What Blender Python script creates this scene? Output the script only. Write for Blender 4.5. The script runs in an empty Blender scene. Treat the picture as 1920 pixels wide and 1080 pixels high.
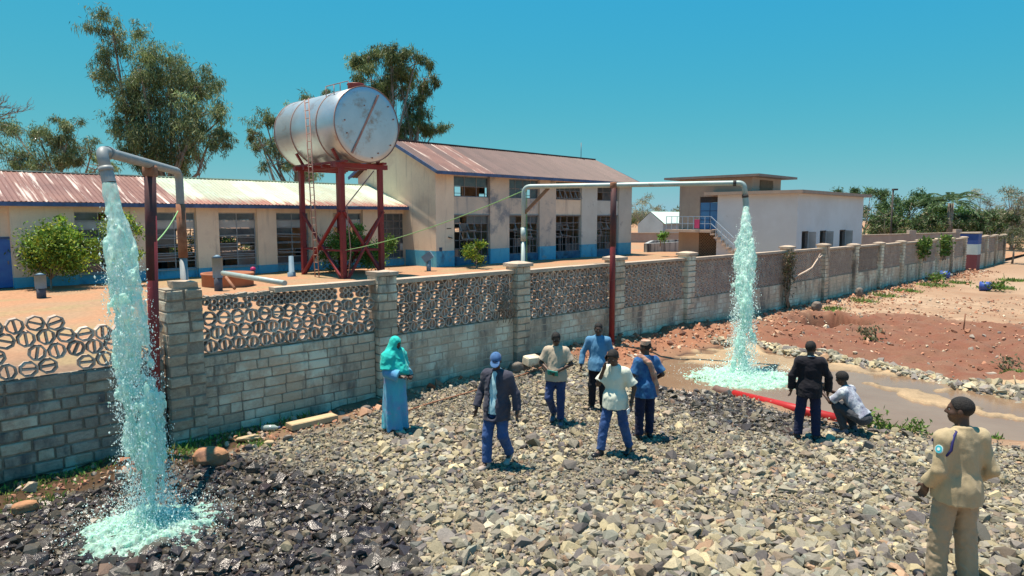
import bpy, math, random
import numpy as np
from mathutils import Matrix, Vector

# ------------------------------------------------------------------ camera, sky, sun, exposure
FPX, CAM_H, HORIZON = 1250.0, 3.9, 408.0            # focal length in photo pixels, camera height, horizon row
TH = math.atan((540.0 - HORIZON) / FPX)
SC = bpy.context.scene
COL = SC.collection
cam_d = bpy.data.cameras.new('camera'); cam = bpy.data.objects.new('camera', cam_d); COL.objects.link(cam)
cam_d.sensor_width = 36.0; cam_d.lens = 36.0 * FPX / 1920.0
cam_d.clip_start = 0.1; cam_d.clip_end = 3000.0
cam.location = (0, 0, CAM_H); cam.rotation_euler = (math.pi / 2 - TH, 0, 0)
SC.camera = cam

SUN_EL = math.radians(78.0)
SUN_H = Vector((-0.95, 0.31, 0)).normalized()
world = bpy.data.worlds.new('World'); SC.world = world; world.use_nodes = True
wn, wl = world.node_tree.nodes, world.node_tree.links
wn.clear()
wo = wn.new('ShaderNodeOutputWorld'); wb = wn.new('ShaderNodeBackground'); ws = wn.new('ShaderNodeTexSky')
ws.sky_type = 'NISHITA'; ws.sun_disc = False
ws.sun_elevation = SUN_EL; ws.sun_rotation = math.atan2(SUN_H.x, SUN_H.y)
ws.altitude = 1300.0; ws.air_density = 1.0; ws.dust_density = 0.6; ws.ozone_density = 1.0
wsep = wn.new('ShaderNodeSeparateColor'); wcmb = wn.new('ShaderNodeCombineColor'); wl.new(ws.outputs[0], wsep.inputs[0])
for ch_, (pw_, k_) in enumerate(((1.37, .156), (.32, 2.10), (-.25, 6.93))):           # the photograph's teal grading of the sky, one curve per channel
    mp_ = wn.new('ShaderNodeMath'); mp_.operation = 'POWER'; mp_.inputs[1].default_value = pw_; mk_ = wn.new('ShaderNodeMath'); mk_.operation = 'MULTIPLY'; mk_.inputs[1].default_value = k_
    wl.new(wsep.outputs[ch_], mp_.inputs[0]); wl.new(mp_.outputs[0], mk_.inputs[0]); wl.new(mk_.outputs[0], wcmb.inputs[ch_])
wl.new(wcmb.outputs[0], wb.inputs[0]); wl.new(wb.outputs[0], wo.inputs[0])
wb.inputs[1].default_value = 0.081
sun_d = bpy.data.lights.new('sun', 'SUN'); sun_d.energy = 5.0; sun_d.angle = math.radians(0.5); sun_d.color = (1.0, 0.88, 0.73)
sun = bpy.data.objects.new('sun', sun_d); COL.objects.link(sun)
SUN_DIR = Vector((SUN_H.x * math.cos(SUN_EL), SUN_H.y * math.cos(SUN_EL), math.sin(SUN_EL)))
sun.rotation_euler = SUN_DIR.to_track_quat('Z', 'Y').to_euler(); sun.location = (0, 0, 30)
SC.view_settings.view_transform = 'Standard'; SC.view_settings.look = 'None'
SC.view_settings.gamma = 1.0; SC.view_settings.use_curve_mapping = False
SC.view_settings.exposure = 0.75
SC.render.engine = 'CYCLES'
SC.cycles.use_denoising = True
SC.cycles.max_bounces = 8; SC.cycles.transparent_max_bounces = 12

# ------------------------------------------------------------------ placing by photograph: a pixel plus a known height or distance
R = np.random.default_rng(11); random.seed(5)
def ray(px, py):
    v = -(py - 540.0) / FPX
    return np.array([(px - 960.0) / FPX, math.cos(TH) + math.sin(TH) * v, -math.sin(TH) + math.cos(TH) * v])
def G(px, py, z=0.0):
    d = ray(px, py); return np.array([0, 0, CAM_H]) + d * ((z - CAM_H) / d[2])
def At(px, py, Y):
    d = ray(px, py); return np.array([0, 0, CAM_H]) + d * (Y / d[1])
P0 = np.array([-5.675, 11.187, 0.0])                 # foot of the first pillar
UX = np.array([math.sqrt(.5), math.sqrt(.5), 0]); NX = np.array([-math.sqrt(.5), math.sqrt(.5), 0])
WF = Matrix.Translation(P0) @ Matrix.Rotation(math.pi / 4, 4, 'Z')   # the compound's frame: x along the wall, y behind it
def W(t, d, z=0.0): return P0 + UX * t + NX * d + np.array([0, 0, z])
def to_td(p):
    r = np.asarray(p) - P0; return float(r @ UX), float(r @ NX)
I4 = Matrix.Identity(4)
WM = {}                                              # world matrices of what has been placed

# ------------------------------------------------------------------ objects
def tag(o, label=None, cat=None, group=None, kind=None):
    if label: o['label'] = label
    if cat: o['category'] = cat
    if group: o['group'] = group
    if kind: o['kind'] = kind
    return o
def place(o, parent=None, mw=I4):
    COL.objects.link(o)
    if parent is not None:
        o.parent = parent; o.matrix_parent_inverse = WM[parent.name].inverted()
    o.matrix_basis = mw; WM[o.name] = mw.copy()
    return o
def thing(name, label, cat, loc=(0, 0, 0), group=None, rz=0.0, kind=None):
    o = bpy.data.objects.new(name, None); o.empty_display_size = .2
    place(o, None, Matrix.Translation(Vector(loc)) @ Matrix.Rotation(rz, 4, 'Z'))
    return tag(o, label, cat, group, kind or 'thing')
def mobj(name, me, m=None, parent=None, mw=I4):
    if m is not None and len(me.materials) == 0: me.materials.append(m)
    return place(bpy.data.objects.new(name, me), parent, mw)
def npmesh(name, v, f, smooth=False):
    """mesh from numpy arrays; f is an (n,3) or (n,4) array"""
    me = bpy.data.meshes.new(name); v = np.asarray(v, np.float32); f = np.asarray(f, np.int32)
    k = f.shape[1]
    me.vertices.add(len(v)); me.vertices.foreach_set('co', v.ravel())
    me.loops.add(f.size); me.loops.foreach_set('vertex_index', f.ravel())
    me.polygons.add(len(f)); me.polygons.foreach_set('loop_start', np.arange(0, f.size, k, dtype=np.int32))
    me.polygons.foreach_set('loop_total', np.full(len(f), k, np.int32))
    me.polygons.foreach_set('use_smooth', np.full(len(f), smooth, bool))
    me.update(calc_edges=True); me.validate()
    return me
def vattr(me, name, vals, typ='FLOAT_COLOR'):
    a = me.attributes.new(name, typ, 'POINT')
    if typ == 'FLOAT_COLOR':
        c = np.ones((len(vals), 4), np.float32); c[:, :3] = vals; a.data.foreach_set('color', c.ravel())
    else: a.data.foreach_set('value', np.asarray(vals, np.float32).ravel())

class MB:
    """collects shapes and links them as one mesh object"""
    def __init__(s): s.v = []; s.f = []; s.sm = []
    def add(s, v, f, smooth=False):
        n = len(s.v); s.v += [tuple(map(float, p)) for p in v]; s.f += [tuple(i + n for i in q) for q in f]; s.sm += [smooth] * len(f); return s
    def box(s, lo, hi, j=0.0):
        (a, b, c), (d, e, g) = lo, hi
        v = [(a, b, c), (d, b, c), (d, e, c), (a, e, c), (a, b, g), (d, b, g), (d, e, g), (a, e, g)]
        if j: v = [(x + random.uniform(-j, j), y + random.uniform(-j, j), z + random.uniform(-j, j)) for x, y, z in v]
        return s.add(v, [(0, 3, 2, 1), (4, 5, 6, 7), (0, 1, 5, 4), (1, 2, 6, 5), (2, 3, 7, 6), (3, 0, 4, 7)])
    def obox(s, c, ax, ay, az):
        """box of half axes ax ay az about c"""
        c, ax, ay, az = map(np.asarray, (c, ax, ay, az)); v = []
        for k in (-1, 1):
            for i, j in ((-1, -1), (1, -1), (1, 1), (-1, 1)): v.append(c + ax * i + ay * j + az * k)
        return s.add(v, [(0, 3, 2, 1), (4, 5, 6, 7), (0, 1, 5, 4), (1, 2, 6, 5), (2, 3, 7, 6), (3, 0, 4, 7)])
    def beam(s, a, b, w, h, up=(0, 0, 1)):
        a, b = np.asarray(a, float), np.asarray(b, float); d = b - a; L = np.linalg.norm(d); d /= L
        up = np.asarray(up, float)
        if abs(d @ up) > .97: up = np.array([0, 1., 0])
        r = np.cross(d, up); r /= np.linalg.norm(r); q = np.cross(r, d)
        return s.obox((a + b) / 2, d * L / 2, r * w / 2, q * h / 2)
    def tube(s, pts, r, n=10, caps=True, smooth=True):
        pts = [np.asarray(p, float) for p in pts]; m = len(pts)
        rs = r if hasattr(r, '__len__') else [r] * m
        v = []; prev = None
        for i, p in enumerate(pts):
            d = pts[min(i + 1, m - 1)] - pts[max(i - 1, 0)]; d = d / (np.linalg.norm(d) + 1e-9)
            if prev is None:
                a = np.array([0, 0, 1.]) if abs(d[2]) < .9 else np.array([1., 0, 0])
                e = np.cross(d, a)
            else: e = prev - d * (prev @ d)
            e /= np.linalg.norm(e) + 1e-9; prev = e; g = np.cross(d, e)
            for k in range(n):
                t = 2 * math.pi * k / n; v.append(p + rs[i] * (math.cos(t) * e + math.sin(t) * g))
        f = [(i * n + k, i * n + (k + 1) % n, (i + 1) * n + (k + 1) % n, (i + 1) * n + k) for i in range(m - 1) for k in range(n)]
        nf = len(f); b = len(s.v); s.add(v, f, smooth)
        if caps:
            s.f += [tuple(b + k for k in reversed(range(n))), tuple(b + (m - 1) * n + k for k in range(n))]; s.sm += [False, False]
        return s
    def lathe(s, prof, c=(0, 0, 0), n=20, smooth=True):
        v = []; m = len(prof)
        for r, z in prof:
            for k in range(n):
                t = 2 * math.pi * k / n; v.append((c[0] + r * math.cos(t), c[1] + r * math.sin(t), c[2] + z))
        f = [(i * n + k, i * n + (k + 1) % n, (i + 1) * n + (k + 1) % n, (i + 1) * n + k) for i in range(m - 1) for k in range(n)]
        return s.add(v, f, smooth)
    def prism(s, poly, z0, z1):
        n = len(poly); v = [(x, y, z0) for x, y in poly] + [(x, y, z1) for x, y in poly]
        return s.add(v, [tuple(reversed(range(n))), tuple(range(n, 2 * n))] + [(i, (i + 1) % n, n + (i + 1) % n, n + i) for i in range(n)])
    def mesh(s, name):
        me = bpy.data.meshes.new(name); me.from_pydata(s.v, [], s.f); me.polygons.foreach_set('use_smooth', s.sm); me.update(); return me
    def build(s, name, m, parent=None, mw=I4):
        return mobj(name, s.mesh(name), m, parent, mw)
def bend(pts, k=5):
    """round the inner corners of a polyline"""
    pts = [np.asarray(p, float) for p in pts]; out = [pts[0]]
    for i in range(1, len(pts) - 1):
        a, b, c = pts[i - 1], pts[i], pts[i + 1]; r = min(.22, .4 * np.linalg.norm(a - b), .4 * np.linalg.norm(c - b))
        p = b + (a - b) / np.linalg.norm(a - b) * r; q = b + (c - b) / np.linalg.norm(c - b) * r
        for j in range(k + 1):
            t = j / k; out.append((1 - t) ** 2 * p + 2 * t * (1 - t) * b + t * t * q)
    return out + [pts[-1]]

# ------------------------------------------------------------------ noise
_L = np.random.default_rng(3).random((64, 64, 64)).astype(np.float32)
def vnoise(x, y, z):
    xi, yi, zi = np.floor(x).astype(int), np.floor(y).astype(int), np.floor(z).astype(int)
    fx, fy, fz = x - xi, y - yi, z - zi
    fx, fy, fz = fx * fx * (3 - 2 * fx), fy * fy * (3 - 2 * fy), fz * fz * (3 - 2 * fz)
    x0, y0, z0 = xi & 63, yi & 63, zi & 63; x1, y1, z1 = (xi + 1) & 63, (yi + 1) & 63, (zi + 1) & 63
    a = _L[x0, y0, z0] * (1 - fx) + _L[x1, y0, z0] * fx; b = _L[x0, y1, z0] * (1 - fx) + _L[x1, y1, z0] * fx
    c = _L[x0, y0, z1] * (1 - fx) + _L[x1, y0, z1] * fx; d = _L[x0, y1, z1] * (1 - fx) + _L[x1, y1, z1] * fx
    return (a * (1 - fy) + b * fy) * (1 - fz) + (c * (1 - fy) + d * fy) * fz - .5
def fbm(x, y, z, o=3):
    s = 0; a = 1.
    for i in range(o): s = s + a * vnoise(x * 2 ** i + 7 * i, y * 2 ** i + 3 * i, z * 2 ** i + 5 * i); a *= .5
    return s
def sstep(a, b, x):
    t = np.clip((x - a) / (b - a), 0, 1); return t * t * (3 - 2 * t)
def polysd(poly, x, y):
    """signed distance to a polygon, negative inside"""
    poly = np.asarray(poly)[:, :2]; x = np.asarray(x); d = np.full(x.shape, 1e9); ins = np.zeros(x.shape, bool); n = len(poly)
    for i in range(n):
        ax, ay = poly[i]; bx, by = poly[(i + 1) % n]; ex, ey = bx - ax, by - ay
        t = np.clip(((x - ax) * ex + (y - ay) * ey) / (ex * ex + ey * ey + 1e-12), 0, 1)
        d = np.minimum(d, (x - ax - t * ex) ** 2 + (y - ay - t * ey) ** 2)
        c = (ay > y) != (by > y)
        ins ^= c & (x < (bx - ax) * (y - ay) / (by - ay + 1e-12) + ax)
    return np.where(ins, -1, 1) * np.sqrt(d)
def linesd(pl, x, y):
    d = np.full(np.shape(x), 1e9)
    for (ax, ay), (bx, by) in zip(pl[:-1], pl[1:]):
        ex, ey = bx - ax, by - ay
        t = np.clip(((x - ax) * ex + (y - ay) * ey) / (ex * ex + ey * ey), 0, 1)
        d = np.minimum(d, np.hypot(x - ax - t * ex, y - ay - t * ey))
    return d

# ------------------------------------------------------------------ materials
def mat(name, base, rough=.8, metal=0.0, var=None, scale=2.0, lo=.35, hi=.65, stretch=(1, 1, 1), bump=0.0, bscale=40.0, spec=.35,
        fine=.12, rnd=0.0, blotch=None, bl=(.5, .62), bscale2=1.0, streak=None, sl=(.52, .7), sscale=(6, 6, .5), trans=0.0, alpha=1.0, attr=None, wet=None, sheen=0.0, world=False, grad=None):
    """node material: base colour, a second colour by noise, blotches and streaks of wear, fine grain and relief"""
    m = bpy.data.materials.new(name); m.use_nodes = True; nt = m.node_tree; N, L = nt.nodes, nt.links
    b = N['Principled BSDF']; tc = N.new('ShaderNodeTexCoord'); oi = N.new('ShaderNodeObjectInfo')
    va = N.new('ShaderNodeVectorMath'); va.operation = 'MULTIPLY_ADD'
    va.inputs[1].default_value = (1, 1, 1)
    sc_ = N.new('ShaderNodeVectorMath'); sc_.operation = 'SCALE'; sc_.inputs[0].default_value = (37, 53, 71); L.new(oi.outputs['Random'], sc_.inputs['Scale'])
    L.new(tc.outputs['Object'], va.inputs[0]); L.new(sc_.outputs[0], va.inputs[2])
    P = va.outputs[0]
    PG = N.new('ShaderNodeNewGeometry').outputs['Position'] if world else P
    def noise(s, detail=4, st=(1, 1, 1), rough_=.6, src=None):
        mp = N.new('ShaderNodeMapping'); mp.inputs['Scale'].default_value = st; L.new(src or P, mp.inputs[0])
        n = N.new('ShaderNodeTexNoise'); n.inputs['Scale'].default_value = s; n.inputs['Detail'].default_value = detail; n.inputs['Roughness'].default_value = rough_
        L.new(mp.outputs[0], n.inputs['Vector']); return n.outputs['Fac']
    def remap(x, a, c, d=0., e=1.):
        r = N.new('ShaderNodeMapRange'); r.inputs[1].default_value = a; r.inputs[2].default_value = c; r.inputs[3].default_value = d; r.inputs[4].default_value = e
        L.new(x, r.inputs[0]); return r.outputs[0]
    def mix(fac, a, c, typ='MIX'):
        x = N.new('ShaderNodeMix'); x.data_type = 'RGBA'; x.blend_type = typ
        if isinstance(fac, float): x.inputs[0].default_value = fac
        else: L.new(fac, x.inputs[0])
        for k, q in ((6, a), (7, c)):
            if isinstance(q, tuple): x.inputs[k].default_value = (*q, 1)
            else: L.new(q, x.inputs[k])
        return x.outputs[2]
    if attr:
        at = N.new('ShaderNodeAttribute'); at.attribute_name = attr; c = at.outputs['Color']
    else: c = tuple(base)
    if var: c = mix(remap(noise(scale, 5, stretch), lo, hi), c, tuple(var))
    if blotch: c = mix(remap(noise(bscale2, 6, (1, 1, 1), .7, PG), *bl), c, tuple(blotch))
    if streak: c = mix(remap(noise(1.0, 5, sscale, .65, PG), *sl), c, tuple(streak))
    if grad:                                          # rust creeping up a sheet from its lower edge
        gc_, y0_, y1_ = grad; sx = N.new('ShaderNodeSeparateXYZ'); L.new(tc.outputs['Object'], sx.inputs[0])
        ad = N.new('ShaderNodeMath'); ad.operation = 'MULTIPLY_ADD'; ad.inputs[1].default_value = -3.2; L.new(noise(1.1, 5, (2.5, .5, 1)), ad.inputs[0]); L.new(sx.outputs[1], ad.inputs[2])
        c = mix(remap(ad.outputs[0], y1_ - 1.6, y0_ - 1.6), c, tuple(gc_))
    if rnd:
        r = remap(oi.outputs['Random'], 0, 1, 1 - rnd, 1 + rnd); cx = N.new('ShaderNodeCombineXYZ')
        for k in range(3): L.new(r, cx.inputs[k])
        c = mix(1.0, c, cx.outputs[0], 'MULTIPLY')
    if fine:
        r = remap(noise(bscale, 3), .25, .75, 1 - fine, 1 + fine); cx = N.new('ShaderNodeCombineXYZ')
        for k in range(3): L.new(r, cx.inputs[k])
        c = mix(1.0, c, cx.outputs[0], 'MULTIPLY')
    if isinstance(c, tuple): b.inputs['Base Color'].default_value = (*c, 1)
    else: L.new(c, b.inputs['Base Color'])
    b.inputs['Roughness'].default_value = rough; b.inputs['Metallic'].default_value = metal
    b.inputs['Specular IOR Level'].default_value = spec
    b.inputs['Transmission Weight'].default_value = trans; b.inputs['Alpha'].default_value = alpha
    b.inputs['Sheen Weight'].default_value = sheen
    if wet:
        at = N.new('ShaderNodeAttribute'); at.attribute_name = wet; L.new(remap(at.outputs['Fac'], 0, 1, rough, .16), b.inputs['Roughness'])
    if bump:
        bp = N.new('ShaderNodeBump'); bp.inputs['Strength'].default_value = bump; bp.inputs['Distance'].default_value = .02
        L.new(noise(bscale, 6), bp.inputs['Height']); L.new(bp.outputs[0], b.inputs['Normal'])
    return m
# ------------------------------------------------------------------ ground
gw = lambda pts, z=0.0: np.array([G(x, y, z)[:2] for x, y in pts])
GRAVEL = gw([(-420, 1040), (0, 968), (90, 940), (190, 912), (330, 878), (410, 868), (490, 842), (560, 816), (640, 800), (715, 775), (770, 750), (850, 728), (960, 704),
             (1080, 680), (1180, 694), (1238, 728), (1330, 738), (1400, 752), (1480, 772), (1560, 794), (1640, 806), (1760, 822), (1920, 838), (2150, 862), (2300, 1250), (-420, 1250)])
BASIN = gw([(1215, 690), (1262, 668), (1350, 648), (1480, 664), (1600, 682), (1700, 696), (1920, 740), (2250, 800), (2250, 850), (1920, 826), (1760, 812), (1640, 798), (1560, 786),
            (1480, 766), (1400, 748), (1330, 736), (1238, 722)], -.1)
SAND = [gw([(1250, 684), (1330, 652), (1400, 650), (1480, 668), (1600, 682), (1700, 697), (1690, 703), (1560, 694), (1480, 692), (1380, 686), (1290, 683)], -.1),
        gw([(1585, 712), (1650, 716), (1760, 738), (1850, 760), (1960, 778), (1960, 790), (1850, 777), (1740, 756), (1640, 728)], -.1),
        gw([(1730, 728), (1770, 718), (1810, 726), (1790, 734)], -.1), gw([(1800, 722), (1860, 716), (2000, 740), (2000, 762), (1920, 750), (1850, 738)], -.1),
        gw([(1660, 755), (1700, 752), (1690, 760)], -.1)]
RED = gw([(1330, 640), (1400, 612), (1470, 592), (1560, 584), (1700, 582), (1820, 596), (2100, 622), (2300, 860), (1920, 735), (1700, 690), (1500, 660)])
WET1 = gw([(-500, 890), (330, 862), (520, 862), (640, 884), (735, 930), (742, 975), (790, 1020), (830, 1130), (-500, 1130)])
WET2 = gw([(1232, 722), (1330, 736), (1450, 764), (1560, 790), (1590, 812), (1500, 812), (1380, 800), (1300, 776), (1236, 760)])
STRIP = gw([(1345, 634), (1420, 640), (1500, 656), (1600, 668), (1700, 687), (1800, 710), (1920, 735), (2150, 785)])
PIT = G(1562, 599)[:2]
def gz(x, y):
    x, y = np.asarray(x, float), np.asarray(y, float)
    t = (x - P0[0]) * UX[0] + (y - P0[1]) * UX[1]; d = (x - P0[0]) * NX[0] + (y - P0[1]) * NX[1]
    z = -.005 * np.clip(t, 0, 70)
    z = z + .32 * sstep(9.4, 6.1, y) * sstep(.3, 4.2, x)
    nb = fbm(x * .9, y * .9, 0 * x + 2, 3)
    b = polysd(BASIN, x + .25 * nb, y + .25 * nb)
    z = z - .22 * sstep(.45, -.5, b)
    for s in SAND:
        q = polysd(s, x + .7 * fbm(x * 2.2, y * 2.2, 0 * x, 3), y + .5 * nb); z = z + .162 * sstep(.22, -.25, q)
    z = z + .26 * sstep(-1.7, -.3, d) * sstep(7.6, 9.5, t) * sstep(21, 16, t) * (.7 + .8 * fbm(x * 1.7, y * 1.7, 0 * x + 4, 2))
    z = z + .10 * sstep(-.9, -.1, d) * sstep(2, 5, t)
    z = z + np.where(d > .15, -.25, 0)
    rp = np.hypot((x - PIT[0]) / 1.35, (y - PIT[1]) / 1.1)
    z = z - .75 * sstep(1.0, .78, rp + .45 * fbm(x * 2, y * 2, 0 * x + 8, 2)) + .22 * np.exp(-((rp - 1.35) / .3) ** 2) * (1 + fbm(x * 3, y * 3, 0 * x + 3, 2)) * sstep(-.5, .6, y - PIT[1])
    rough = np.where(polysd(GRAVEL, x, y) < 0, .02, .085 + .12 * sstep(.3, -.6, polysd(RED, x, y))) * (1 - .9 * sstep(.2, -.3, b))
    z = z + rough * (fbm(x * 2.3, y * 2.3, 0 * x + 1, 4)) * sstep(60, 30, np.abs(y))
    return z
def spaced(a, b, st, lo, hi, k=26):
    m = np.arange(a, b, st); return np.concatenate([-np.geomspace(st, a - lo + st, k)[::-1] + a, m, b + np.geomspace(st, hi - b + st, k)])
xs = spaced(-9, 24, .115, -500, 700); ys = spaced(5.2, 33, .115, -60, 900)
gx, gy = np.meshgrid(xs, ys, indexing='ij'); gx, gy = gx.ravel(), gy.ravel()
gh = gz(gx, gy)
def grid_faces(nx, ny):
    i = np.arange(nx - 1)[:, None] * ny + np.arange(ny - 1)[None]; i = i.ravel()
    return np.stack([i, i + ny, i + ny + 1, i + 1], 1)
g_me = npmesh('ground', np.stack([gx, gy, gh], 1), grid_faces(len(xs), len(ys)), True)
n1 = fbm(gx * .35, gy * .35, 0 * gx + 3, 4); n2 = fbm(gx * 2.6, gy * 2.6, 0 * gx + 6, 3)
def lerp(a, b, f): return a * (1 - f)[:, None] + np.asarray(b)[None] * f[:, None]
gc = np.tile(np.array([[.36, .235, .15]]), (len(gx), 1))
gc = lerp(gc, (.42, .30, .20), sstep(-.1, .5, n1 + n2 * .4)); gc = lerp(gc, (.30, .175, .105), sstep(.1, .6, -n1 + n2 * .5))
td_t = (gx - P0[0]) * UX[0] + (gy - P0[1]) * UX[1]; td_d = (gx - P0[0]) * NX[0] + (gy - P0[1]) * NX[1]
gc = lerp(gc, (.19, .076, .046), sstep(.6, -.5, polysd(RED, gx + n1, gy + n2)) * (.88 + .3 * n2))
gc = lerp(gc, (.30, .135, .075), sstep(-3.2, -.8, td_d + n2) * sstep(6, 9, td_t) * sstep(22, 16, td_t))
gc = lerp(gc, (.20, .125, .075), sstep(6.5, 3.5, td_t + n2) * sstep(4, 1, -td_d - 2))          # damp soil below the near wall
gc = lerp(gc, (.21, .18, .135), sstep(.2, -.1, polysd(GRAVEL, gx, gy)))
bs = polysd(BASIN, gx + .25 * n1, gy + .25 * n1)
gc = lerp(gc, (.26, .145, .085), sstep(.45, 0, bs))
for s in SAND:
    gc = lerp(gc, (.45, .32, .19), sstep(.2, -.05, polysd(s, gx + .7 * fbm(gx * 2.2, gy * 2.2, 0 * gx, 3), gy + .5 * fbm(gx * .9, gy * .9, 0 * gx + 2, 3))))
wetg = np.maximum(sstep(.2, -.2, polysd(WET1, gx, gy)) * .9, sstep(.5, .1, bs) * sstep(-.105, -.165, gh))
mudp = sstep(-.02, .12, fbm(gx * .8, gy * .8, 0 * gx + 9, 3)) * sstep(3.2, 1.5, td_t) * sstep(-2.6, -.6, td_d) * (td_d < .2)
wetg = np.maximum(wetg, mudp)
gc = .84 * gc * (1 - .6 * wetg)[:, None] * (1 + .22 * n2)[:, None]
vattr(g_me, 'col', np.clip(gc, .01, 1)); vattr(g_me, 'wet', wetg * .85, 'FLOAT')
M_ground = mat('soil', (.3, .2, .1), .92, attr='col', wet='wet', bump=.6, bscale=22, fine=.2, spec=.3)
ground = mobj('ground', g_me, M_ground); tag(ground, kind='structure')

# the water standing in the low basin
M_puddle = mat('muddy_water', (.195, .12, .072), .13, var=(.225, .15, .095), scale=.8, bump=.25, bscale=8, fine=0, spec=.22)
pu = MB(); pb = np.array(BASIN); pc = pb.mean(0); pu.v = [(float(x), float(y), -.163) for x, y in pc + (pb - pc) * 1.03]; pu.f = [tuple(range(len(pb)))[::-1]]; pu.sm = [False]
po = pu.build('puddle', M_puddle); tag(po, kind='structure')
for p_ in po.data.polygons:
    if p_.normal.z < 0: po.data.flip_normals()

# raised yard inside the compound
ts = np.concatenate([np.linspace(-60, -6, 10), np.arange(-5, 60, .35), np.geomspace(61, 420, 16)]); ds = np.concatenate([np.arange(.16, 30, .3), np.geomspace(31, 700, 18)])
ct, cd = np.meshgrid(ts, ds, indexing='ij'); ct, cd = ct.ravel(), cd.ravel()
def yz(t, d): return .87 - .7 * sstep(43, 60, np.asarray(t, float)) * sstep(30, 14, np.asarray(d, float)) - .25 * sstep(5, 0, np.asarray(d, float)) * sstep(2, 8, np.asarray(t, float))
cz = yz(ct, cd) + .07 * fbm(ct * .6, cd * .6, 0 * ct + 5, 3) * sstep(60, 20, cd)
y_me = npmesh('compound_yard', np.stack([ct, cd, cz], 1), grid_faces(len(ts), len(ds)), True)
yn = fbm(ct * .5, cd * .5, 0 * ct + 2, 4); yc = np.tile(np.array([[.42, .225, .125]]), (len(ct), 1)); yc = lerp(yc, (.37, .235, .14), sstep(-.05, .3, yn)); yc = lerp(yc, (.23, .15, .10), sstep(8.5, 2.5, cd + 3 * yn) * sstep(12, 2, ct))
yc = lerp(yc, (.33, .25, .13), sstep(.12, .35, fbm(ct * .3 + 9, cd * .8, 0 * ct + 7, 3)) * sstep(1, 4, cd) * .7); vattr(y_me, 'col', yc * .85)
M_yard = mat('yard_soil', (.5, .3, .15), .95, attr='col', bump=.6, bscale=9, fine=.22)
yard = mobj('compound_yard', y_me, M_yard, None, WF); tag(yard, kind='structure')

# ------------------------------------------------------------------ gravel
import bmesh
def hull(pts):
    bm = bmesh.new()
    for p in pts: bm.verts.new(p)
    r = bmesh.ops.convex_hull(bm, input=bm.verts)
    bmesh.ops.delete(bm, geom=list({e for e in r['geom_unused'] + r['geom_interior'] if isinstance(e, bmesh.types.BMVert)}), context='VERTS')
    bmesh.ops.triangulate(bm, faces=bm.faces)
    bm.verts.index_update(); v = np.array([q.co[:] for q in bm.verts]); f = np.array([[q.index for q in t.verts] for t in bm.faces]); bm.free(); return v, f
ST = []
for k in range(26):
    n = 11 + k % 5; p = R.normal(size=(n, 3)); p /= np.linalg.norm(p, axis=1)[:, None]
    p *= np.array([1.08, .92, .62 + .3 * R.random()]) * (.85 + .3 * R.random((n, 1))); ST.append(hull([tuple(q) for q in p]))
def scatter(name, pts, rad, cols, wet, m, tilt=.55, kind='stuff', label=None, cat=None):
    n = len(pts); tid = R.integers(0, len(ST), n); V = []; F = []; C = []; Wt = []; off = 0
    for k in range(len(ST)):
        ii = np.where(tid == k)[0]
        if not len(ii): continue
        v, f = ST[k]; m_ = len(ii); a = R.random(m_) * 6.283; b = R.normal(size=m_) * tilt; c = R.random(m_) * 6.283
        ca, sa, cb, sb, cc, sc2 = np.cos(a), np.sin(a), np.cos(b), np.sin(b), np.cos(c), np.sin(c)
        o = np.zeros(m_)
        Rz = np.stack([np.stack([ca, -sa, o], 1), np.stack([sa, ca, o], 1), np.stack([o, o, o + 1], 1)], 1)
        Rx = np.stack([np.stack([o + 1, o, o], 1), np.stack([o, cb, -sb], 1), np.stack([o, sb, cb], 1)], 1)
        R2 = np.stack([np.stack([cc, -sc2, o], 1), np.stack([sc2, cc, o], 1), np.stack([o, o, o + 1], 1)], 1)
        q = np.einsum('nij,njk,nkl,vl->nvi', Rz, Rx, R2, v) * rad[ii][:, None, None] + pts[ii][:, None, :]
        V.append(q.reshape(-1, 3)); F.append((f[None] + (np.arange(m_) * len(v))[:, None, None]).reshape(-1, 3) + off); off += m_ * len(v)
        C.append(np.repeat(cols[ii], len(v), 0)); Wt.append(np.repeat(wet[ii], len(v)))
    me = npmesh(name, np.concatenate(V), np.concatenate(F)); vattr(me, 'col', np.concatenate(C)); vattr(me, 'wet', np.concatenate(Wt), 'FLOAT')
    o = mobj(name, me, m); tag(o, label, cat, None, kind); return o
PAL = np.array([[.46, .39, .255], [.39, .355, .26], [.34, .305, .24], [.50, .42, .255], [.25, .22, .195], [.37, .285, .205], [.345, .345, .28], [.165, .145, .14], [.42, .27, .17]])
PW = np.array([.19, .16, .16, .11, .13, .10, .06, .07, .02]); PW /= PW.sum()
M_gravel = mat('crushed_stone', (.4, .4, .3), .85, attr='col', wet='wet', bump=.35, bscale=45, fine=.16, spec=.4)
px_ = R.uniform(-9.5, 11, 112000); py_ = R.uniform(5.3, 18.8, 112000)
ndx = .5 * fbm(px_ * 1.2, py_ * 1.2, 0 * px_ + 2, 3)
inn = polysd(GRAVEL, px_ + ndx * .6, py_ + ndx * .6)
keep = (inn < R.uniform(-.15, .22, len(px_))) & (np.abs(px_ / py_) < .98) & (R.random(len(px_)) < .92)
px_, py_ = px_[keep], py_[keep]; n = len(px_)
patch = fbm(px_ * .7, py_ * .7, 0 * px_ + 12, 2)
rad = np.exp(R.normal(math.log(.0355), .42, n)) * (1 + .55 * sstep(9.5, 6.6, py_)) * (1 + .5 * patch); rad = np.clip(rad, .018, .13) * np.where(R.random(n) < .008, 1.7, 1)
cols = PAL[R.choice(len(PAL), n, p=PW)] * np.exp(R.normal(-.47, .28, (n, 1))) * (1 + .25 * patch[:, None])
wn_ = .9 * fbm(px_ * 1.6, py_ * 1.6, 0 * px_ + 4, 3)
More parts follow.
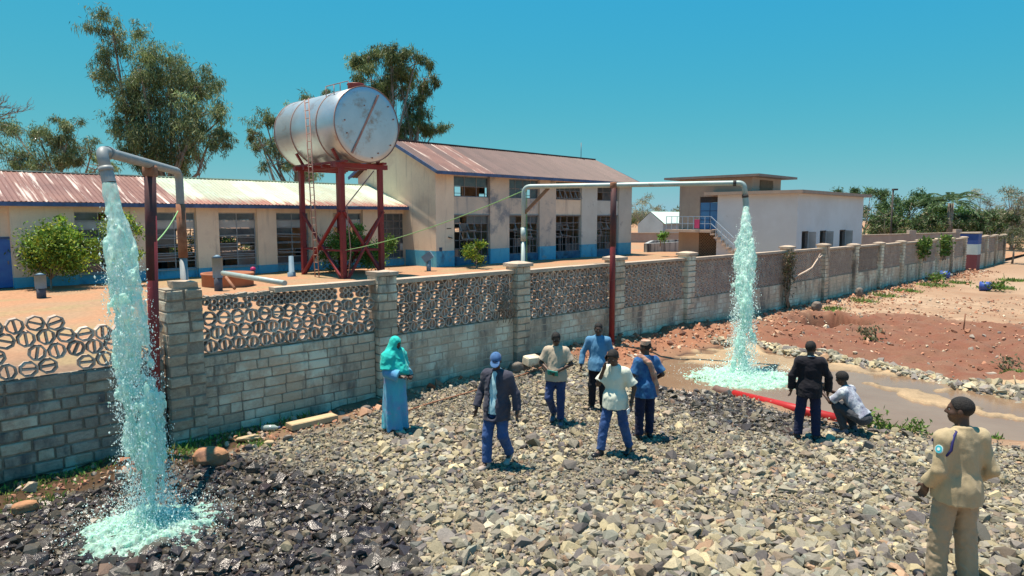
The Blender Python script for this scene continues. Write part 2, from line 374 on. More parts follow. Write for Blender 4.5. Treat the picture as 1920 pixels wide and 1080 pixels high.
wet = np.maximum(sstep(.32, -.35, polysd(WET1, px_, py_) + .8 * wn_), sstep(.35, -.3, polysd(WET2, px_, py_) + .7 * wn_) * .85); wet = np.clip(wet + R.normal(0, .15, n) * (wet > .05), 0, 1)
cols = cols * (1 - .80 * wet)[:, None] + (np.array([.012, .008, .014]) * wet[:, None])
zz = gz(px_, py_) + R.uniform(-.3, .55, n) * rad * np.minimum(1, .05 / rad + .4)
scatter('gravel', np.stack([px_, py_, zz], 1), rad, np.clip(cols, .012, .9), wet * .9, M_gravel, label='crushed pale stone spread over the foreground, wet and black below the near jet', cat='gravel')
fx_ = R.uniform(-9.5, 10, 60000); fy_ = R.uniform(5.6, 17, 60000); fk = (polysd(GRAVEL, fx_, fy_) < R.uniform(-.05, .45, 60000)) & (np.abs(fx_ / fy_) < .95) & (R.random(60000) < .75); fx_, fy_ = fx_[fk], fy_[fk]; nf_ = len(fx_)
fw_ = np.maximum(sstep(.32, -.35, polysd(WET1, fx_, fy_)), sstep(.3, -.2, polysd(WET2, fx_, fy_)) * .8); fc_ = PAL[R.choice(len(PAL), nf_, p=PW)] * np.exp(R.normal(-.5, .25, (nf_, 1))) * (1 - .8 * fw_)[:, None]
scatter('gravel_chips', np.stack([fx_, fy_, gz(fx_, fy_) + .02 + R.uniform(-.01, .02, nf_)], 1), np.exp(R.normal(math.log(.014), .3, nf_)), np.clip(fc_, .01, .9), fw_ * .9, M_gravel, 1.0, label='small stone chips lying between the larger gravel', cat='gravel')
# bank of stones along the far edge of the basin
seg = R.random(2600) * (len(STRIP) - 1); si = seg.astype(int); fr = (seg - si)[:, None]
sp = STRIP[si] * (1 - fr) + STRIP[np.minimum(si + 1, len(STRIP) - 1)] * fr + R.normal(0, .17, (2600, 2)) + np.array([0, -.25])
rad = np.clip(np.exp(R.normal(math.log(.06), .4, 2600)), .025, .16)
scatter('stone_bank', np.stack([sp[:, 0], sp[:, 1], gz(sp[:, 0], sp[:, 1]) + .3 * rad], 1), rad, np.clip(PAL[R.choice(len(PAL), 2600, p=PW)] * np.exp(R.normal(-.2, .2, (2600, 1))), .02, .9), np.zeros(2600), M_gravel,
        label='narrow bank of pale stones between the puddle and the red field', cat='stones')
# loose rubble and clods
nr = 5200; rt = R.uniform(-3, 60, nr); rd = -np.abs(R.normal(.2, 1.0, nr)) - .1
rp_ = np.array([W(a, b)[:2] for a, b in zip(rt, rd)])
fx = R.uniform(9, 30, 3000); fy = R.uniform(16, 34, 3000); dd_ = (fx - P0[0]) * NX[0] + (fy - P0[1]) * NX[1]
fp = np.stack([fx, fy], 1)[(dd_ < -.4) & (polysd(BASIN, fx, fy) > .4)]
ap = np.concatenate([rp_, fp]); ap = ap[(polysd(GRAVEL, ap[:, 0], ap[:, 1]) > .1) & (polysd(BASIN, ap[:, 0], ap[:, 1]) > .2)]; n = len(ap)
rad = np.clip(np.exp(R.normal(math.log(.035), .5, n)), .012, .14); RP = np.array([[.36, .17, .10], [.42, .25, .16], [.26, .12, .075], [.45, .36, .26], [.32, .27, .22]])
scatter('rubble', np.stack([ap[:, 0], ap[:, 1], gz(ap[:, 0], ap[:, 1]) + .25 * rad], 1), rad, np.clip(RP[R.choice(5, n, p=[.32, .25, .23, .1, .1])] * np.exp(R.normal(0, .2, (n, 1))), .02, .9), np.zeros(n), M_gravel, 1.2,
        label='loose clods and stone rubble below the wall and over the field', cat='rubble')

# ------------------------------------------------------------------ boundary wall
M_blockA = mat('weathered_block', (.56, .445, .32), .93, var=(.41, .315, .24), scale=4, rnd=.16, blotch=(.64, .59, .46), bl=(.48, .60), bscale2=1.5, streak=(.17, .15, .14), sl=(.56, .70), sscale=(2.2, 2.2, .7), bump=.9, bscale=30, fine=.18, world=True)
M_blockD = mat('stained_block', (.47, .385, .30), .9, var=(.34, .28, .23), scale=4, rnd=.2, blotch=(.46, .43, .345), bl=(.5, .64), bscale2=1.6, streak=(.11, .10, .10), sl=(.5, .66), sscale=(2, 2, .8), bump=1.0, bscale=26, fine=.2, world=True)
M_render = mat('limewashed_block', (.64, .49, .355), .93, var=(.56, .415, .30), scale=2.5, rnd=.06, blotch=(.72, .68, .54), bl=(.47, .60), bscale2=1.1, streak=(.24, .195, .16), sl=(.50, .64), sscale=(1.5, 1.5, .55), bump=.7, bscale=24, fine=.15, world=True)
M_joint = mat('limewashed_mortar', (.55, .42, .30), .95, var=(.41, .32, .245), scale=2.5, bump=.7, bscale=24, fine=.15)
M_mortar = mat('mortar', (.24, .195, .155), .95, var=(.33, .285, .225), scale=3, bump=.9, bscale=30, fine=.2)
M_ring = mat('screen_block_concrete', (.50, .40, .325), .92, var=(.40, .31, .26), scale=6, rnd=.2, blotch=(.56, .48, .40), bl=(.52, .64), bscale2=1.5, streak=(.2, .17, .16), sl=(.58, .72), sscale=(2, 2, 1), bump=.5, bscale=40, fine=.15, world=True)
M_coping = mat('coping_concrete', (.50, .39, .29), .9, var=(.38, .30, .235), scale=2, blotch=(.29, .25, .21), bl=(.56, .7), bscale2=2, bump=.5, bscale=30, fine=.12, rnd=.06)
def block_mesh(k, c=.012, j=.006):
    """a unit block with worn edges, faces about 44 triangles"""
    rr = random.Random(100 + k); L, D, H = .5, .5, .5; v = []; idx = {}
    for ix in (-1, 1):
        for iy in (-1, 1):
            for iz in (-1, 1):
                for a in range(3):
                    p = [ix * L, iy * D, iz * H]
                    q = [c / .385, c / .16, c / .178]
                    e = rr.uniform(.6, 2.2)
                    for b in range(3):
                        if b != a: p[b] -= (ix, iy, iz)[b] * q[b] * e
                        p[b] += rr.uniform(-1, 1) * j / (.385, .16, .178)[b]
                    idx[(ix, iy, iz, a)] = len(v); v.append(p)
    f = []
    for a in range(3):
        o = [b for b in range(3) if b != a]
        for s in (-1, 1):
            q = []
            for e1, e2 in ((-1, -1), (1, -1), (1, 1), (-1, 1)):
                w = [0, 0, 0]; w[a] = s; w[o[0]] = e1; w[o[1]] = e2; q.append(idx[(*w, a)])
            f.append(q)
    for a in range(3):
        b, c2 = [x for x in range(3) if x != a]
        for s1 in (-1, 1):
            for s2 in (-1, 1):
                def g(s, ax):
                    w = [0, 0, 0]; w[a] = s; w[b] = s1; w[c2] = s2; return idx[(*w, ax)]
                f.append([g(-1, b), g(1, b), g(1, c2), g(-1, c2)])
    for ix in (-1, 1):
        for iy in (-1, 1):
            for iz in (-1, 1): f.append([idx[(ix, iy, iz, a)] for a in range(3)])
    bm = bmesh.new(); vv = [bm.verts.new(p) for p in v]
    for q in f: bm.faces.new([vv[i] for i in q])
    bmesh.ops.recalc_face_normals(bm, faces=bm.faces); me = bpy.data.meshes.new('block'); bm.to_mesh(me); bm.free(); return me
BLK = [block_mesh(k) for k in range(7)]
for k in range(7): BLK[k].materials.append(None)
def bcopy(m):
    out = []
    for b in BLK:
        c = b.copy(); c.materials.clear(); c.materials.append(m); out.append(c)
    return out
BLK_A, BLK_D, BLK_R = bcopy(M_blockA), bcopy(M_blockD), bcopy(M_render)
def join_blocks(items):
    """items: (mesh index, centre, size) -> one MB"""
    mb = MB()
    for k, c, s in items:
        me = BLK[k]; mb.add([(c[0] + v.co.x * s[0], c[1] + v.co.y * s[1], c[2] + v.co.z * s[2]) for v in me.vertices], [tuple(p.vertices) for p in me.polygons])
    return mb
def ring_mesh(m, Ro=.125, Ri=.098, D=.15, n=8, bar=True):
    mb = MB(); v = []; a0 = math.pi / n
    for y in (-D / 2, D / 2):
        for r in (Ro, Ri):
            for k in range(n): v.append((r * math.cos(a0 + 2 * math.pi * k / n), y, r * math.sin(a0 + 2 * math.pi * k / n)))
    f = []
    for k in range(n):
        q = (k + 1) % n
        f += [(k, q, n + q, n + k), (2 * n + q, 2 * n + k, 3 * n + k, 3 * n + q), (q, k, 2 * n + k, 2 * n + q), (n + k, n + q, 3 * n + q, 3 * n + k)]
    mb.add(v, f)
    if bar: mb.box((-Ri * .96, -D / 2 + .012, -.014), (Ri * .96, D / 2 - .02, .014))
    me = mb.mesh('screen_block'); me.materials.append(m); return me
RING = ring_mesh(M_ring); PIPE = ring_mesh(M_ring, .062, .042, .16, 8, False)
wall = thing('boundary_wall', 'long weathered block wall with pierced ring screens and pillars running past the people', 'wall', W(0, .15))
BAY = 4.19; NB = 18
zb = lambda t: -.005 * t
LOW = lambda k: [1.5, 1.48, 1.37, 1.27, 1.2][max(0, min(k + 1, 4))] if k < 4 else 1.17
PW_ = .43
rw = random.Random(8)
def bay(k):
    """bay k lies between pillar k and pillar k+1 (k=-1 is the broken one nearest the camera)"""
    t0, t1 = k * BAY + PW_ / 2, (k + 1) * BAY - PW_ / 2; z0 = zb((t0 + t1) / 2); lz = LOW(k)
    part = k < 3
    rec = (.04 if k < 0 else .016 if k == 0 else .007)
    core = MB().box((t0, .08 + rec, -.4), (t1, .25, z0 + lz - .012)).build('lower_wall', M_mortar if k < 1 else M_joint, wall, WF)
    if k >= 0 and k < 3: core['label'] = 'blockwork lower wall with washed out limewash'
    hgt = .186; nrow = int(round((lz + .02) / hgt)); items = []
    for r in range(-1, nrow):
        zc = z0 + lz - .01 - (nrow - r - .5) * hgt; x = t0 + .004; first = True
        while x < t1 - .03:
            L = (.2 if (first and r % 2) else .4) * rw.uniform(.93, 1.06); first = False
            if k < 1: L *= rw.choice([1, 1, 1, .55, 1.12])
            if t1 - x - L < .12: L = t1 - x - .004
            gap = (.028 if k < 0 else .016 if k == 0 else .010)
            j = rw.uniform(-.006, .006) * (1.8 if k < 0 else 1 if k == 0 else .5)
            c = (x + L / 2, .08 + .06 + j, zc + rw.uniform(-.004, .004)); s = (L - gap, .12, hgt - gap * rw.uniform(.8, 1.5))
            miss = k < 0 and r == nrow - 1 and rw.random() < .22
            if not miss: items.append((rw.randrange(7), c, s))
            x += L
    if part:
        for i, c, s in items:
            old = k < 0 or (k == 0 and c[0] < t0 + 1.1 + .25 * math.sin(c[2] * 9) - .4 * (1.4 - c[2]))
            me = (BLK_D if k < 0 and rw.random() < .65 else BLK_A if old else BLK_R)[i]
            mobj('block', me, None, core, WF @ Matrix.Translation(c) @ Matrix.Diagonal((*s, 1)))
    else:
        o = join_blocks(items).build('block_facing', M_render, wall, WF); tag(o, kind='stuff')
    # pierced screen of ring blocks
    st = MB() if not part else None
    pitch, rowh = .252, .219
    ztop = z0 + 2.5
    nr_ = int((ztop - (z0 + lz)) / rowh); base = z0 + lz + .012
    rowh = (ztop - z0 - lz - .02) / nr_ if k >= 0 else .225
    fr = None
    if k >= 0:
        fr = MB().box((t0, .16, z0 + lz - .01), (t1, .20, z0 + lz + .035)).build('screen_sill', M_coping, wall, WF)
    for r in range(nr_ if k >= 0 else 4):
        zc = base + rowh * (r + .5); x = t0 + .128 + (.126 if r % 2 else 0); c = 0
        while x < t1 - .10:
            vert = (c + r) % 2 == 0 if k > 0 else rw.random() < .55
            ok = True
            if k < 0:
                lim = {0: 9, 1: 9, 2: 9, 3: -1.63}[r]
                ok = x < lim + .1 and not (r == 2 and -.75 < x < -.45) and not (r == 0 and rw.random() < .08) and not (r == 1 and -2.35 < x < -2.1)
            top_row = k == 0 and r == nr_ - 1
            if ok:
                ang = (math.pi / 2 if vert else 0) + (rw.uniform(-.12, .12) if k > 0 else rw.uniform(-.45, .45) if k < 0 else rw.uniform(-.2, .2))
                dy = rw.uniform(-.012, .012) * (1.5 if k < 0 else 1)
                if top_row:
                    for qx in (-.063, .063):
                        for qz in (-.055, .055):
                            if rw.random() < .86: mobj('pipe_block', PIPE, None, wall, WF @ Matrix.Translation((x + qx, .18 + dy, zc + qz)))
                elif part: mobj('screen_block', RING, None, wall, WF @ Matrix.Translation((x, .18 + dy, zc + (rw.uniform(-.012, .012) if k < 1 else 0))) @ Matrix.Rotation(ang, 4, 'Y') @ Matrix.Diagonal((1, 1, rowh / .235, 1)))
                else:
                    ca, sa = math.cos(ang), math.sin(ang)
                    st.add([(x + v.co.x * ca + v.co.z * sa, .18 + v.co.y, zc + (-v.co.x * sa + v.co.z * ca) * rowh / .235) for v in RING.vertices], [tuple(p.vertices) for p in RING.polygons])
            x += pitch; c += 1
    if part and k >= 0:                               # mortar dabs where neighbouring rings touch
        jm = MB()
        for r in range(nr_ - (1 if k == 0 else 0)):
            zc = base + rowh * (r + .5); x = t0 + .128 + (.126 if r % 2 else 0)
            while x < t1 - .35:
                jm.box((x + .108, .125, zc - .03), (x + .145, .235, zc + .03), .006)
                if r: jm.box((x + .045, .13, zc - rowh * .5 - .025), (x + .085, .23, zc - rowh * .5 + .02), .006)
                x += pitch
        tag(jm.build('mortar_joints', M_ring, wall, WF), kind='stuff')
    if st: tag(st.build('ring_screen', M_ring, wall, WF), kind='stuff')
    # mortar lumps between rings, coping
    if k == 0:
        m = MB()
        for i in range(26): x = t0 + i * .062; m.box((x, .1 + rw.uniform(0, .03), ztop - .03 + rw.uniform(-.01, .0)), (x + .066, .26, ztop + .03 + rw.uniform(-.015, .02)), .008)
        m.build('broken_mortar_bed', M_mortar, wall, WF)
        cuts = [t0 + 1.55, t0 + 2.72, t1 + .02]
    else: cuts = [t0 - .01, t1 + .01] if k > 2 else [t0 - .01, t0 + 1.9, t1 + .01]
    if k >= 0:
        for a, b in zip(cuts[:-1], cuts[1:]):
            MB().box((a + .004, .05, ztop + .002), (b - .004, .31, ztop + .095), .006).build('coping', M_coping, wall, WF)
def pillar(k):
    tc = k * BAY + (.11 if k == 0 else .04); z0 = zb(tc); h = (.61 if k == 0 else .50) / 2
    top = z0 + (2.72 if k < 8 else 2.62)
    core = MB().box((tc - h + .018, -.05 + .018, -.45), (tc + h - .018, .38, top - .02)).build('pillar', M_mortar, wall, WF)
    items = []; hg = .186; nr_ = int((top - z0 + .35) / hg)
    for r in range(nr_):
        zc = top - .03 - (r + .5) * hg; jz = rw.uniform(-.004, .004)
        if k == 2 and 1.75 < top - zc < 2.68 and False: continue
        g = .016 if k == 0 else .011
        jj = (.014 if k == 0 else .006 if k == 1 else .003)
        sp = tc + rw.uniform(-.06, .1) if (r % 2 == 0 or k == 0) else None
        y0, y1 = -.05, .385
        segs = [(tc - h, sp), (sp, tc + h)] if sp else [(tc - h, tc + h)]
        for a, b in segs:
            q = rw.uniform(-jj, jj)
            items.append((rw.randrange(7), ((a + b) / 2 + q, (y0 + y1) / 2 + rw.uniform(-jj, jj), zc), (b - a - g, y1 - y0 + 2 * rw.uniform(0, jj), hg - g)))
    if k < 4:
        for i, c, s in items:
            if k == 2 and c[2] < .34: continue
            mobj('pillar_block', (BLK_A if k < 1 or rw.random() < .3 else BLK_R)[i], None, core, WF @ Matrix.Translation(c) @ Matrix.Diagonal((*s, 1)))
    else: tag(join_blocks(items).build('pillar_facing', M_render, core, WF), kind='stuff')
    if k == 0:
        MB().box((tc - .13, -.02, top - .02), (tc + .24, .36, top + .09), .03).build('loose_cap_stone', M_coping, core, WF)
    elif k == 1:
        MB().box((tc - .25, -.09, top - .03), (tc + .02, .42, top + .05), .012).build('cap_slab', M_coping, core, WF)
        MB().box((tc + .03, -.09, top - .03), (tc + .26, .42, top + .05), .012).build('cap_slab', M_coping, core, WF)
    else:
        c = MB(); a = h + .05; c.box((tc - a, -.10, top - .03), (tc + a, .43, top + .05), .004)
        c.add([(tc - a, -.10, top + .05), (tc + a, -.10, top + .05), (tc + a, .43, top + .05), (tc - a, .43, top + .05), (tc - .1, .06, top + .1), (tc + .1, .06, top + .1), (tc + .1, .27, top + .1), (tc - .1, .27, top + .1)],
              [(0, 1, 5, 4), (1, 2, 6, 5), (2, 3, 7, 6), (3, 0, 4, 7), (4, 5, 6, 7)])
        c.build('cap_slab', M_coping, core, WF)
for k in list(range(-1, 14)) + [15, 16, 17]: bay(k)
for k in list(range(0, 15)) + [15, 16, 17, 18]: pillar(k)
# ------------------------------------------------------------------ buildings of the compound (all in the wall's frame: t along, d behind)
M_cream = mat('cream_plaster', (.80, .65, .49), .9, var=(.73, .58, .44), scale=.9, blotch=(.66, .51, .39), bl=(.54, .68), bscale2=.7, streak=(.50, .40, .32), sl=(.55, .74), sscale=(2.5, 2.5, .25), world=True, bump=.15, bscale=20, fine=.05)
M_grey = mat('stained_plaster', (.52, .45, .38), .9, var=(.63, .52, .42), scale=.45, lo=.42, hi=.58, blotch=(.25, .25, .26), bl=(.55, .66), bscale2=.55, streak=(.30, .29, .29), sl=(.55, .75), sscale=(2, 2, .22), world=True, bump=.2, bscale=20, fine=.06)
M_pale = mat('pale_plaster', (.60, .60, .55), .9, var=(.52, .51, .46), scale=.6, blotch=(.33, .33, .32), bl=(.6, .68), bscale2=1.1, bump=.2, bscale=20, fine=.05)
M_blue = mat('blue_plinth_paint', (.07, .36, .56), .75, var=(.12, .44, .60), scale=1.4, blotch=(.30, .34, .34), bl=(.58, .68), bscale2=1.6, streak=(.07, .17, .27), sl=(.54, .7), sscale=(1.5, 1.5, .8), world=True, fine=.1)
M_bluedark = mat('dark_blue_paint', (.035, .10, .19), .8, var=(.07, .18, .27), scale=1.5, blotch=(.03, .04, .06), bl=(.5, .62), bscale2=1.0, fine=.1)  # darker blue with near-black blotches, for the panels below the windows
M_fascia = mat('blue_fascia_paint', (.07, .13, .27), .7, var=(.05, .08, .16), scale=3, fine=.1)
M_bluedoor = mat('blue_door_paint', (.045, .13, .42), .5, var=(.06, .19, .47), scale=2, fine=.05)
M_steel = mat('window_steel', (.155, .175, .21), .6, var=(.23, .21, .20), scale=5, fine=.1)
M_steel_l = mat('pale_window_steel', (.33, .38, .42), .6, var=(.26, .27, .28), scale=5, fine=.1)
M_glass = mat('dusty_glass', (.045, .06, .075), .15, var=(.09, .105, .11), scale=2, spec=.6, fine=.05)
M_panel = mat('milky_panel', (.44, .47, .48), .6, var=(.36, .37, .37), scale=2, fine=.05)
M_dark = mat('dark_parts_and_shade', (.055, .05, .05), .95, var=(.09, .08, .07), scale=1)  # near-black for dark fittings; also paints in the stairwell's shade
M_floor = mat('interior_floor', (.20, .17, .14), .95)
def roof_mat(name, paint, rust, lo, hi, streak_lo, grad=None):
    m = mat(name, paint, .55, metal=.0, var=rust, scale=.5, lo=lo, hi=hi, stretch=(1, 1, 1), blotch=tuple(c * .75 for c in rust), bl=(.55, .72), bscale2=1.2, fine=.1, rnd=.12, spec=.4,
            streak=(.60, .50, .44) , sl=(streak_lo, streak_lo + .08), sscale=(5.0, .2, .2), grad=grad)
    return m
M_rust = roof_mat('rusted_sheet', (.235, .115, .09), (.18, .085, .07), .4, .6, .555)
M_rustT = roof_mat('old_rust_sheet', (.128, .074, .066), (.108, .063, .057), .4, .6, .80)
M_green = roof_mat('faded_green_sheet', (.50, .60, .47), (.52, .55, .40), .4, .6, .68, ((.33, .16, .12), .1, .9))
M_mixed = roof_mat('half_rusted_sheet', (.45, .54, .42), (.43, .45, .34), .44, .52, .66, ((.30, .14, .105), .3, 1.5))

def sheet_mesh(L, wdt=.84, m=None, ribs=4):
    """a ribbed roofing sheet, x across, y up the slope"""
    mb = MB(); prof = []
    for k in range(ribs):
        x = k * wdt / ribs; q = wdt / ribs
        prof += [(x, 0), (x + q * .55, 0), (x + q * .68, .03), (x + q * .87, .03)]
    prof.append((wdt, 0)); n = len(prof)
    v = [(x, 0, z) for x, z in prof] + [(x, L, z) for x, z in prof] + [(x, 0, z - .008) for x, z in prof] + [(x, L, z - .008) for x, z in prof]
    f = [(i, i + 1, n + i + 1, n + i) for i in range(n - 1)] + [(2 * n + i + 1, 2 * n + i, 3 * n + i, 3 * n + i + 1) for i in range(n - 1)] + [(i + 1, i, 2 * n + i, 2 * n + i + 1) for i in range(n - 1)]
    mb.add(v, f); me = mb.mesh('roof_sheet'); me.materials.append(m); return me
def lay_roof(parent, t0, t1, d0, z0, d1, z1, mats, pick, wdt=.8):
    L = math.hypot(d1 - d0, z1 - z0); a = math.atan2(z1 - z0, d1 - d0); ms = [sheet_mesh(L, wdt + .04, m) for m in mats]; n = int(math.ceil((t1 - t0) / wdt))
    w = (t1 - t0) / n
    for i in range(n):
        M_ = WF @ Matrix.Translation((t0 + i * w, d0, z0 + .006 * (i % 2))) @ Matrix.Rotation(a, 4, 'X') @ Matrix.Diagonal((w / wdt, 1, 1, 1))
        mobj('roof_sheet', ms[pick(i, n)], None, parent, M_)
rb = random.Random(4)
def window(parent, t0, t1, z0, z1, d, cols, rows, fill, steel=None, name='window', label=None, tilt=()):
    """steel casement in an opening: frame and bars, panes as sub-parts. fill(c, r) -> material or None"""
    steel = steel or M_steel; b = MB(); e = .05
    b.box((t0, d, z0), (t0 + e, d + .05, z1)).box((t1 - e, d, z0), (t1, d + .05, z1)).box((t0 + e, d, z0), (t1 - e, d + .05, z0 + e)).box((t0 + e, d, z1 - e), (t1 - e, d + .05, z1))
    for c in range(1, cols): x = t0 + (t1 - t0) * c / cols; b.box((x - .022, d - .004, z0 + e), (x + .022, d + .04, z1 - e))
    for r in range(1, rows): z = z0 + (z1 - z0) * r / rows; b.box((t0 + e, d - .002, z - .02), (t1 - e, d + .036, z + .02))
    w = b.build(name, steel, parent, WF)
    if label: w['label'] = label
    for c in range(cols):
        for r in range(rows):
            m = fill(c, r)
            if m is None: continue
            x0, x1 = t0 + (t1 - t0) * c / cols + .03, t0 + (t1 - t0) * (c + 1) / cols - .03; y0, y1 = z0 + (z1 - z0) * r / rows + .03, z0 + (z1 - z0) * (r + 1) / rows - .03
            if (c, r) in tilt:      # a hopper pane tipped open
                q = MB(); h = (y1 - y0); dy = -.45 * h
                for a_, b_ in (((x0, d, y1), (x0, d + dy, y0 + .12 * h)), ((x1, d, y1), (x1, d + dy, y0 + .12 * h)), ((x0, d + dy, y0 + .12 * h), (x1, d + dy, y0 + .12 * h))): q.beam(a_, b_, .03, .03)
                q.build('tilted_sash', M_steel_l, w, WF)
            else: MB().box((x0, d + .01, y0), (x1, d + .018, y1)).build('pane', m, w, WF)
    return w

# ---- long low hall
low = thing('pump_hall', 'long low cream hall with tall steel windows and rusty ribbed roof behind the wall', 'building', W(8, 24, .9))
LD, LB = 23.6, 31.6                                   # front and back faces
LW = [(.35, 1.15), (3.55, 5.5), (6.85, 8.82), (9.97, 11.98), (13.1, 15.1), (16.62, 18.6), (20.02, 22.0)]
G0, SILL, HEAD, EAVE = .6, 1.32, 4.16, 4.52
wl_ = MB(); pl_ = MB(); xs_ = [-10.0] + [x for w in LW for x in w] + [22.6]
for i in range(0, len(xs_), 2):
    wl_.box((xs_[i], LD, G0), (xs_[i + 1], LD + .3, EAVE)); pl_.box((xs_[i] + (.001 if i else 0), LD - .012, G0), (xs_[i + 1] - .001, LD + .02, SILL - .02))
    if i: wl_.box((xs_[i] + .02, LD - .12, SILL), (xs_[i + 1] - .02, LD + .001, EAVE - .002)); pl_.box((xs_[i] + .01, LD - .14, G0), (xs_[i + 1] - .01, LD - .011, SILL))
for k, (a, b) in enumerate(LW):
    wl_.box((a, LD + .02, HEAD), (b, LD + .3, EAVE))
    if k: pl_.box((a, LD + .03, G0), (b, LD + .29, SILL - .05)); MB().box((a - .0, LD - .03, SILL - .05), (b, LD + .3, SILL)).build('window_sill', M_steel_l, low, WF)
wl_.build('front_wall', M_cream, low, WF); pl_.build('painted_plinth', M_blue, low, WF)
bw = MB(); bx_ = [-10.0] + [x for w in LW[1:] for x in w] + [22.6]
for i in range(0, len(bx_), 2): bw.box((bx_[i], LB - .3, G0), (bx_[i + 1], LB, EAVE))
for k_, (a, b) in enumerate(LW[1:]): bw.box((a, LB - .29, G0), (b, LB - .01, 1.6 if k_ in (2, 3) else 4.1)).box((a, LB - .29, 4.101), (b, LB - .01, EAVE))
bw.build('rear_wall', M_cream, low, WF)
MB().box((-10, LD + .301, G0), (-9.7, LB - .301, EAVE + 1)).build('end_wall', M_cream, low, WF)
MB().box((-9.6, LD + .31, .8), (21.5, LB - .31, .9)).build('floor_slab', M_floor, low, WF)
MB().box((-9.6, LD + 3.8, .9), (21.5, LD + 3.95, 4.4), 0).build('inner_partition', M_dark, low, WF) if False else None
RZ = 6.1; RD = (LD + LB) / 2
def pick_low(i, n):
    t = -10.4 + i * .8
    return 0 if t < 7.7 else (2 if rb.random() < .6 else 1)
lay_roof(low, -10.4, 22.3, LD - .55, EAVE + .06, RD, RZ, [M_rust, M_green, M_mixed], pick_low)
lay_roof(low, -10.4, 21.6, LB + .5, EAVE + .06, RD, RZ, [M_rust], lambda i, n: 0)
MB().beam((-10.4, RD, RZ + .02), (21.6, RD, RZ + .02), .34, .05).build('ridge_cap', M_green, low, WF)
MB().box((-10.4, LD - .58, EAVE - .13), (22.35, LD - .54, EAVE + .05)).build('eave_fascia', M_fascia, low, WF)
MB().add([(22.3, LD - .6, EAVE + .02), (22.3, RD + .2, RZ + .12), (22.3, RD + .2, RZ + .3), (22.3, LD - .6, EAVE + .22), (22.66, LD - .6, EAVE + .02), (22.66, RD + .2, RZ + .12), (22.66, RD + .2, RZ + .3), (22.66, LD - .6, EAVE + .22)],
         [(0, 1, 2, 3), (7, 6, 5, 4), (3, 2, 6, 7), (0, 3, 7, 4), (0, 4, 5, 1), (1, 5, 6, 2)]).build('roof_verge', mat('weathered_verge', (.20, .25, .28), .8, var=(.30, .33, .33), scale=3), low, WF)
for k, (a, b) in enumerate(LW):
    if k == 0:
        dr = MB().box((a, LD + .1, .9), (b, LD + .16, 3.0)).build('door', M_bluedoor, low, WF); MB().box((b - .14, LD + .06, 1.9), (b - .1, LD + .1, 2.05)).build('handle', M_steel, dr, WF)
        MB().box((a, LD + .1, 3.0), (b, LD + .18, HEAD)).build('door_head', M_cream, low, WF); MB().box((a, LD + .06, 3.0), (b, LD + .1, 3.08)).build('door_frame', M_fascia, low, WF)
        continue
    if k == 6: f = lambda c, r: M_glass if rb.random() < .9 else M_panel; cols, rows = 4, 6
    else:
        cols, rows = 2, 7
        f = lambda c, r, k=k: (M_glass if rb.random() < .8 else None) if r == 6 else M_panel if r == 5 else (M_glass if (c == 0 and rb.random() < .6) or rb.random() < .22 else None)
    w = window(low, a, b, SILL, HEAD, LD + .14, cols, rows, f, M_steel_l if k != 6 else M_steel, label='closed many-paned steel window' if k == 6 else 'steel window with missing panes')
    if k != 6:
        for z in (1.9, 2.0, 2.42, 2.9, 3.0):
            zz = z + rb.uniform(-.06, .06); MB().beam((a + .03, LD + .02 + rb.uniform(-.05, .05), zz), (b - .03 + rb.uniform(-.2, .1), LD + .02 + rb.uniform(-.1, .05), zz + rb.uniform(-.08, .03)), .035, .03).build('louvre_bar', M_steel_l, w, WF)
for a, b in LW[3:5]: window(low, a, b, 1.6, 4.1, LB - .16, 3, 5, lambda c, r: M_panel if rb.random() < .12 else None, name='rear_window')
# machinery frames showing dark inside the hall
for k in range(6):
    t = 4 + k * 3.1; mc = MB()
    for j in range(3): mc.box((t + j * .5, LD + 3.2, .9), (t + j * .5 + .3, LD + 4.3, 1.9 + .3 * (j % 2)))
    mc.beam((t - .3, LD + 3, 2.4), (t + 1.9, LD + 3, 2.4), .2, .2); mc.build('idle_machine', M_dark, low, WF)

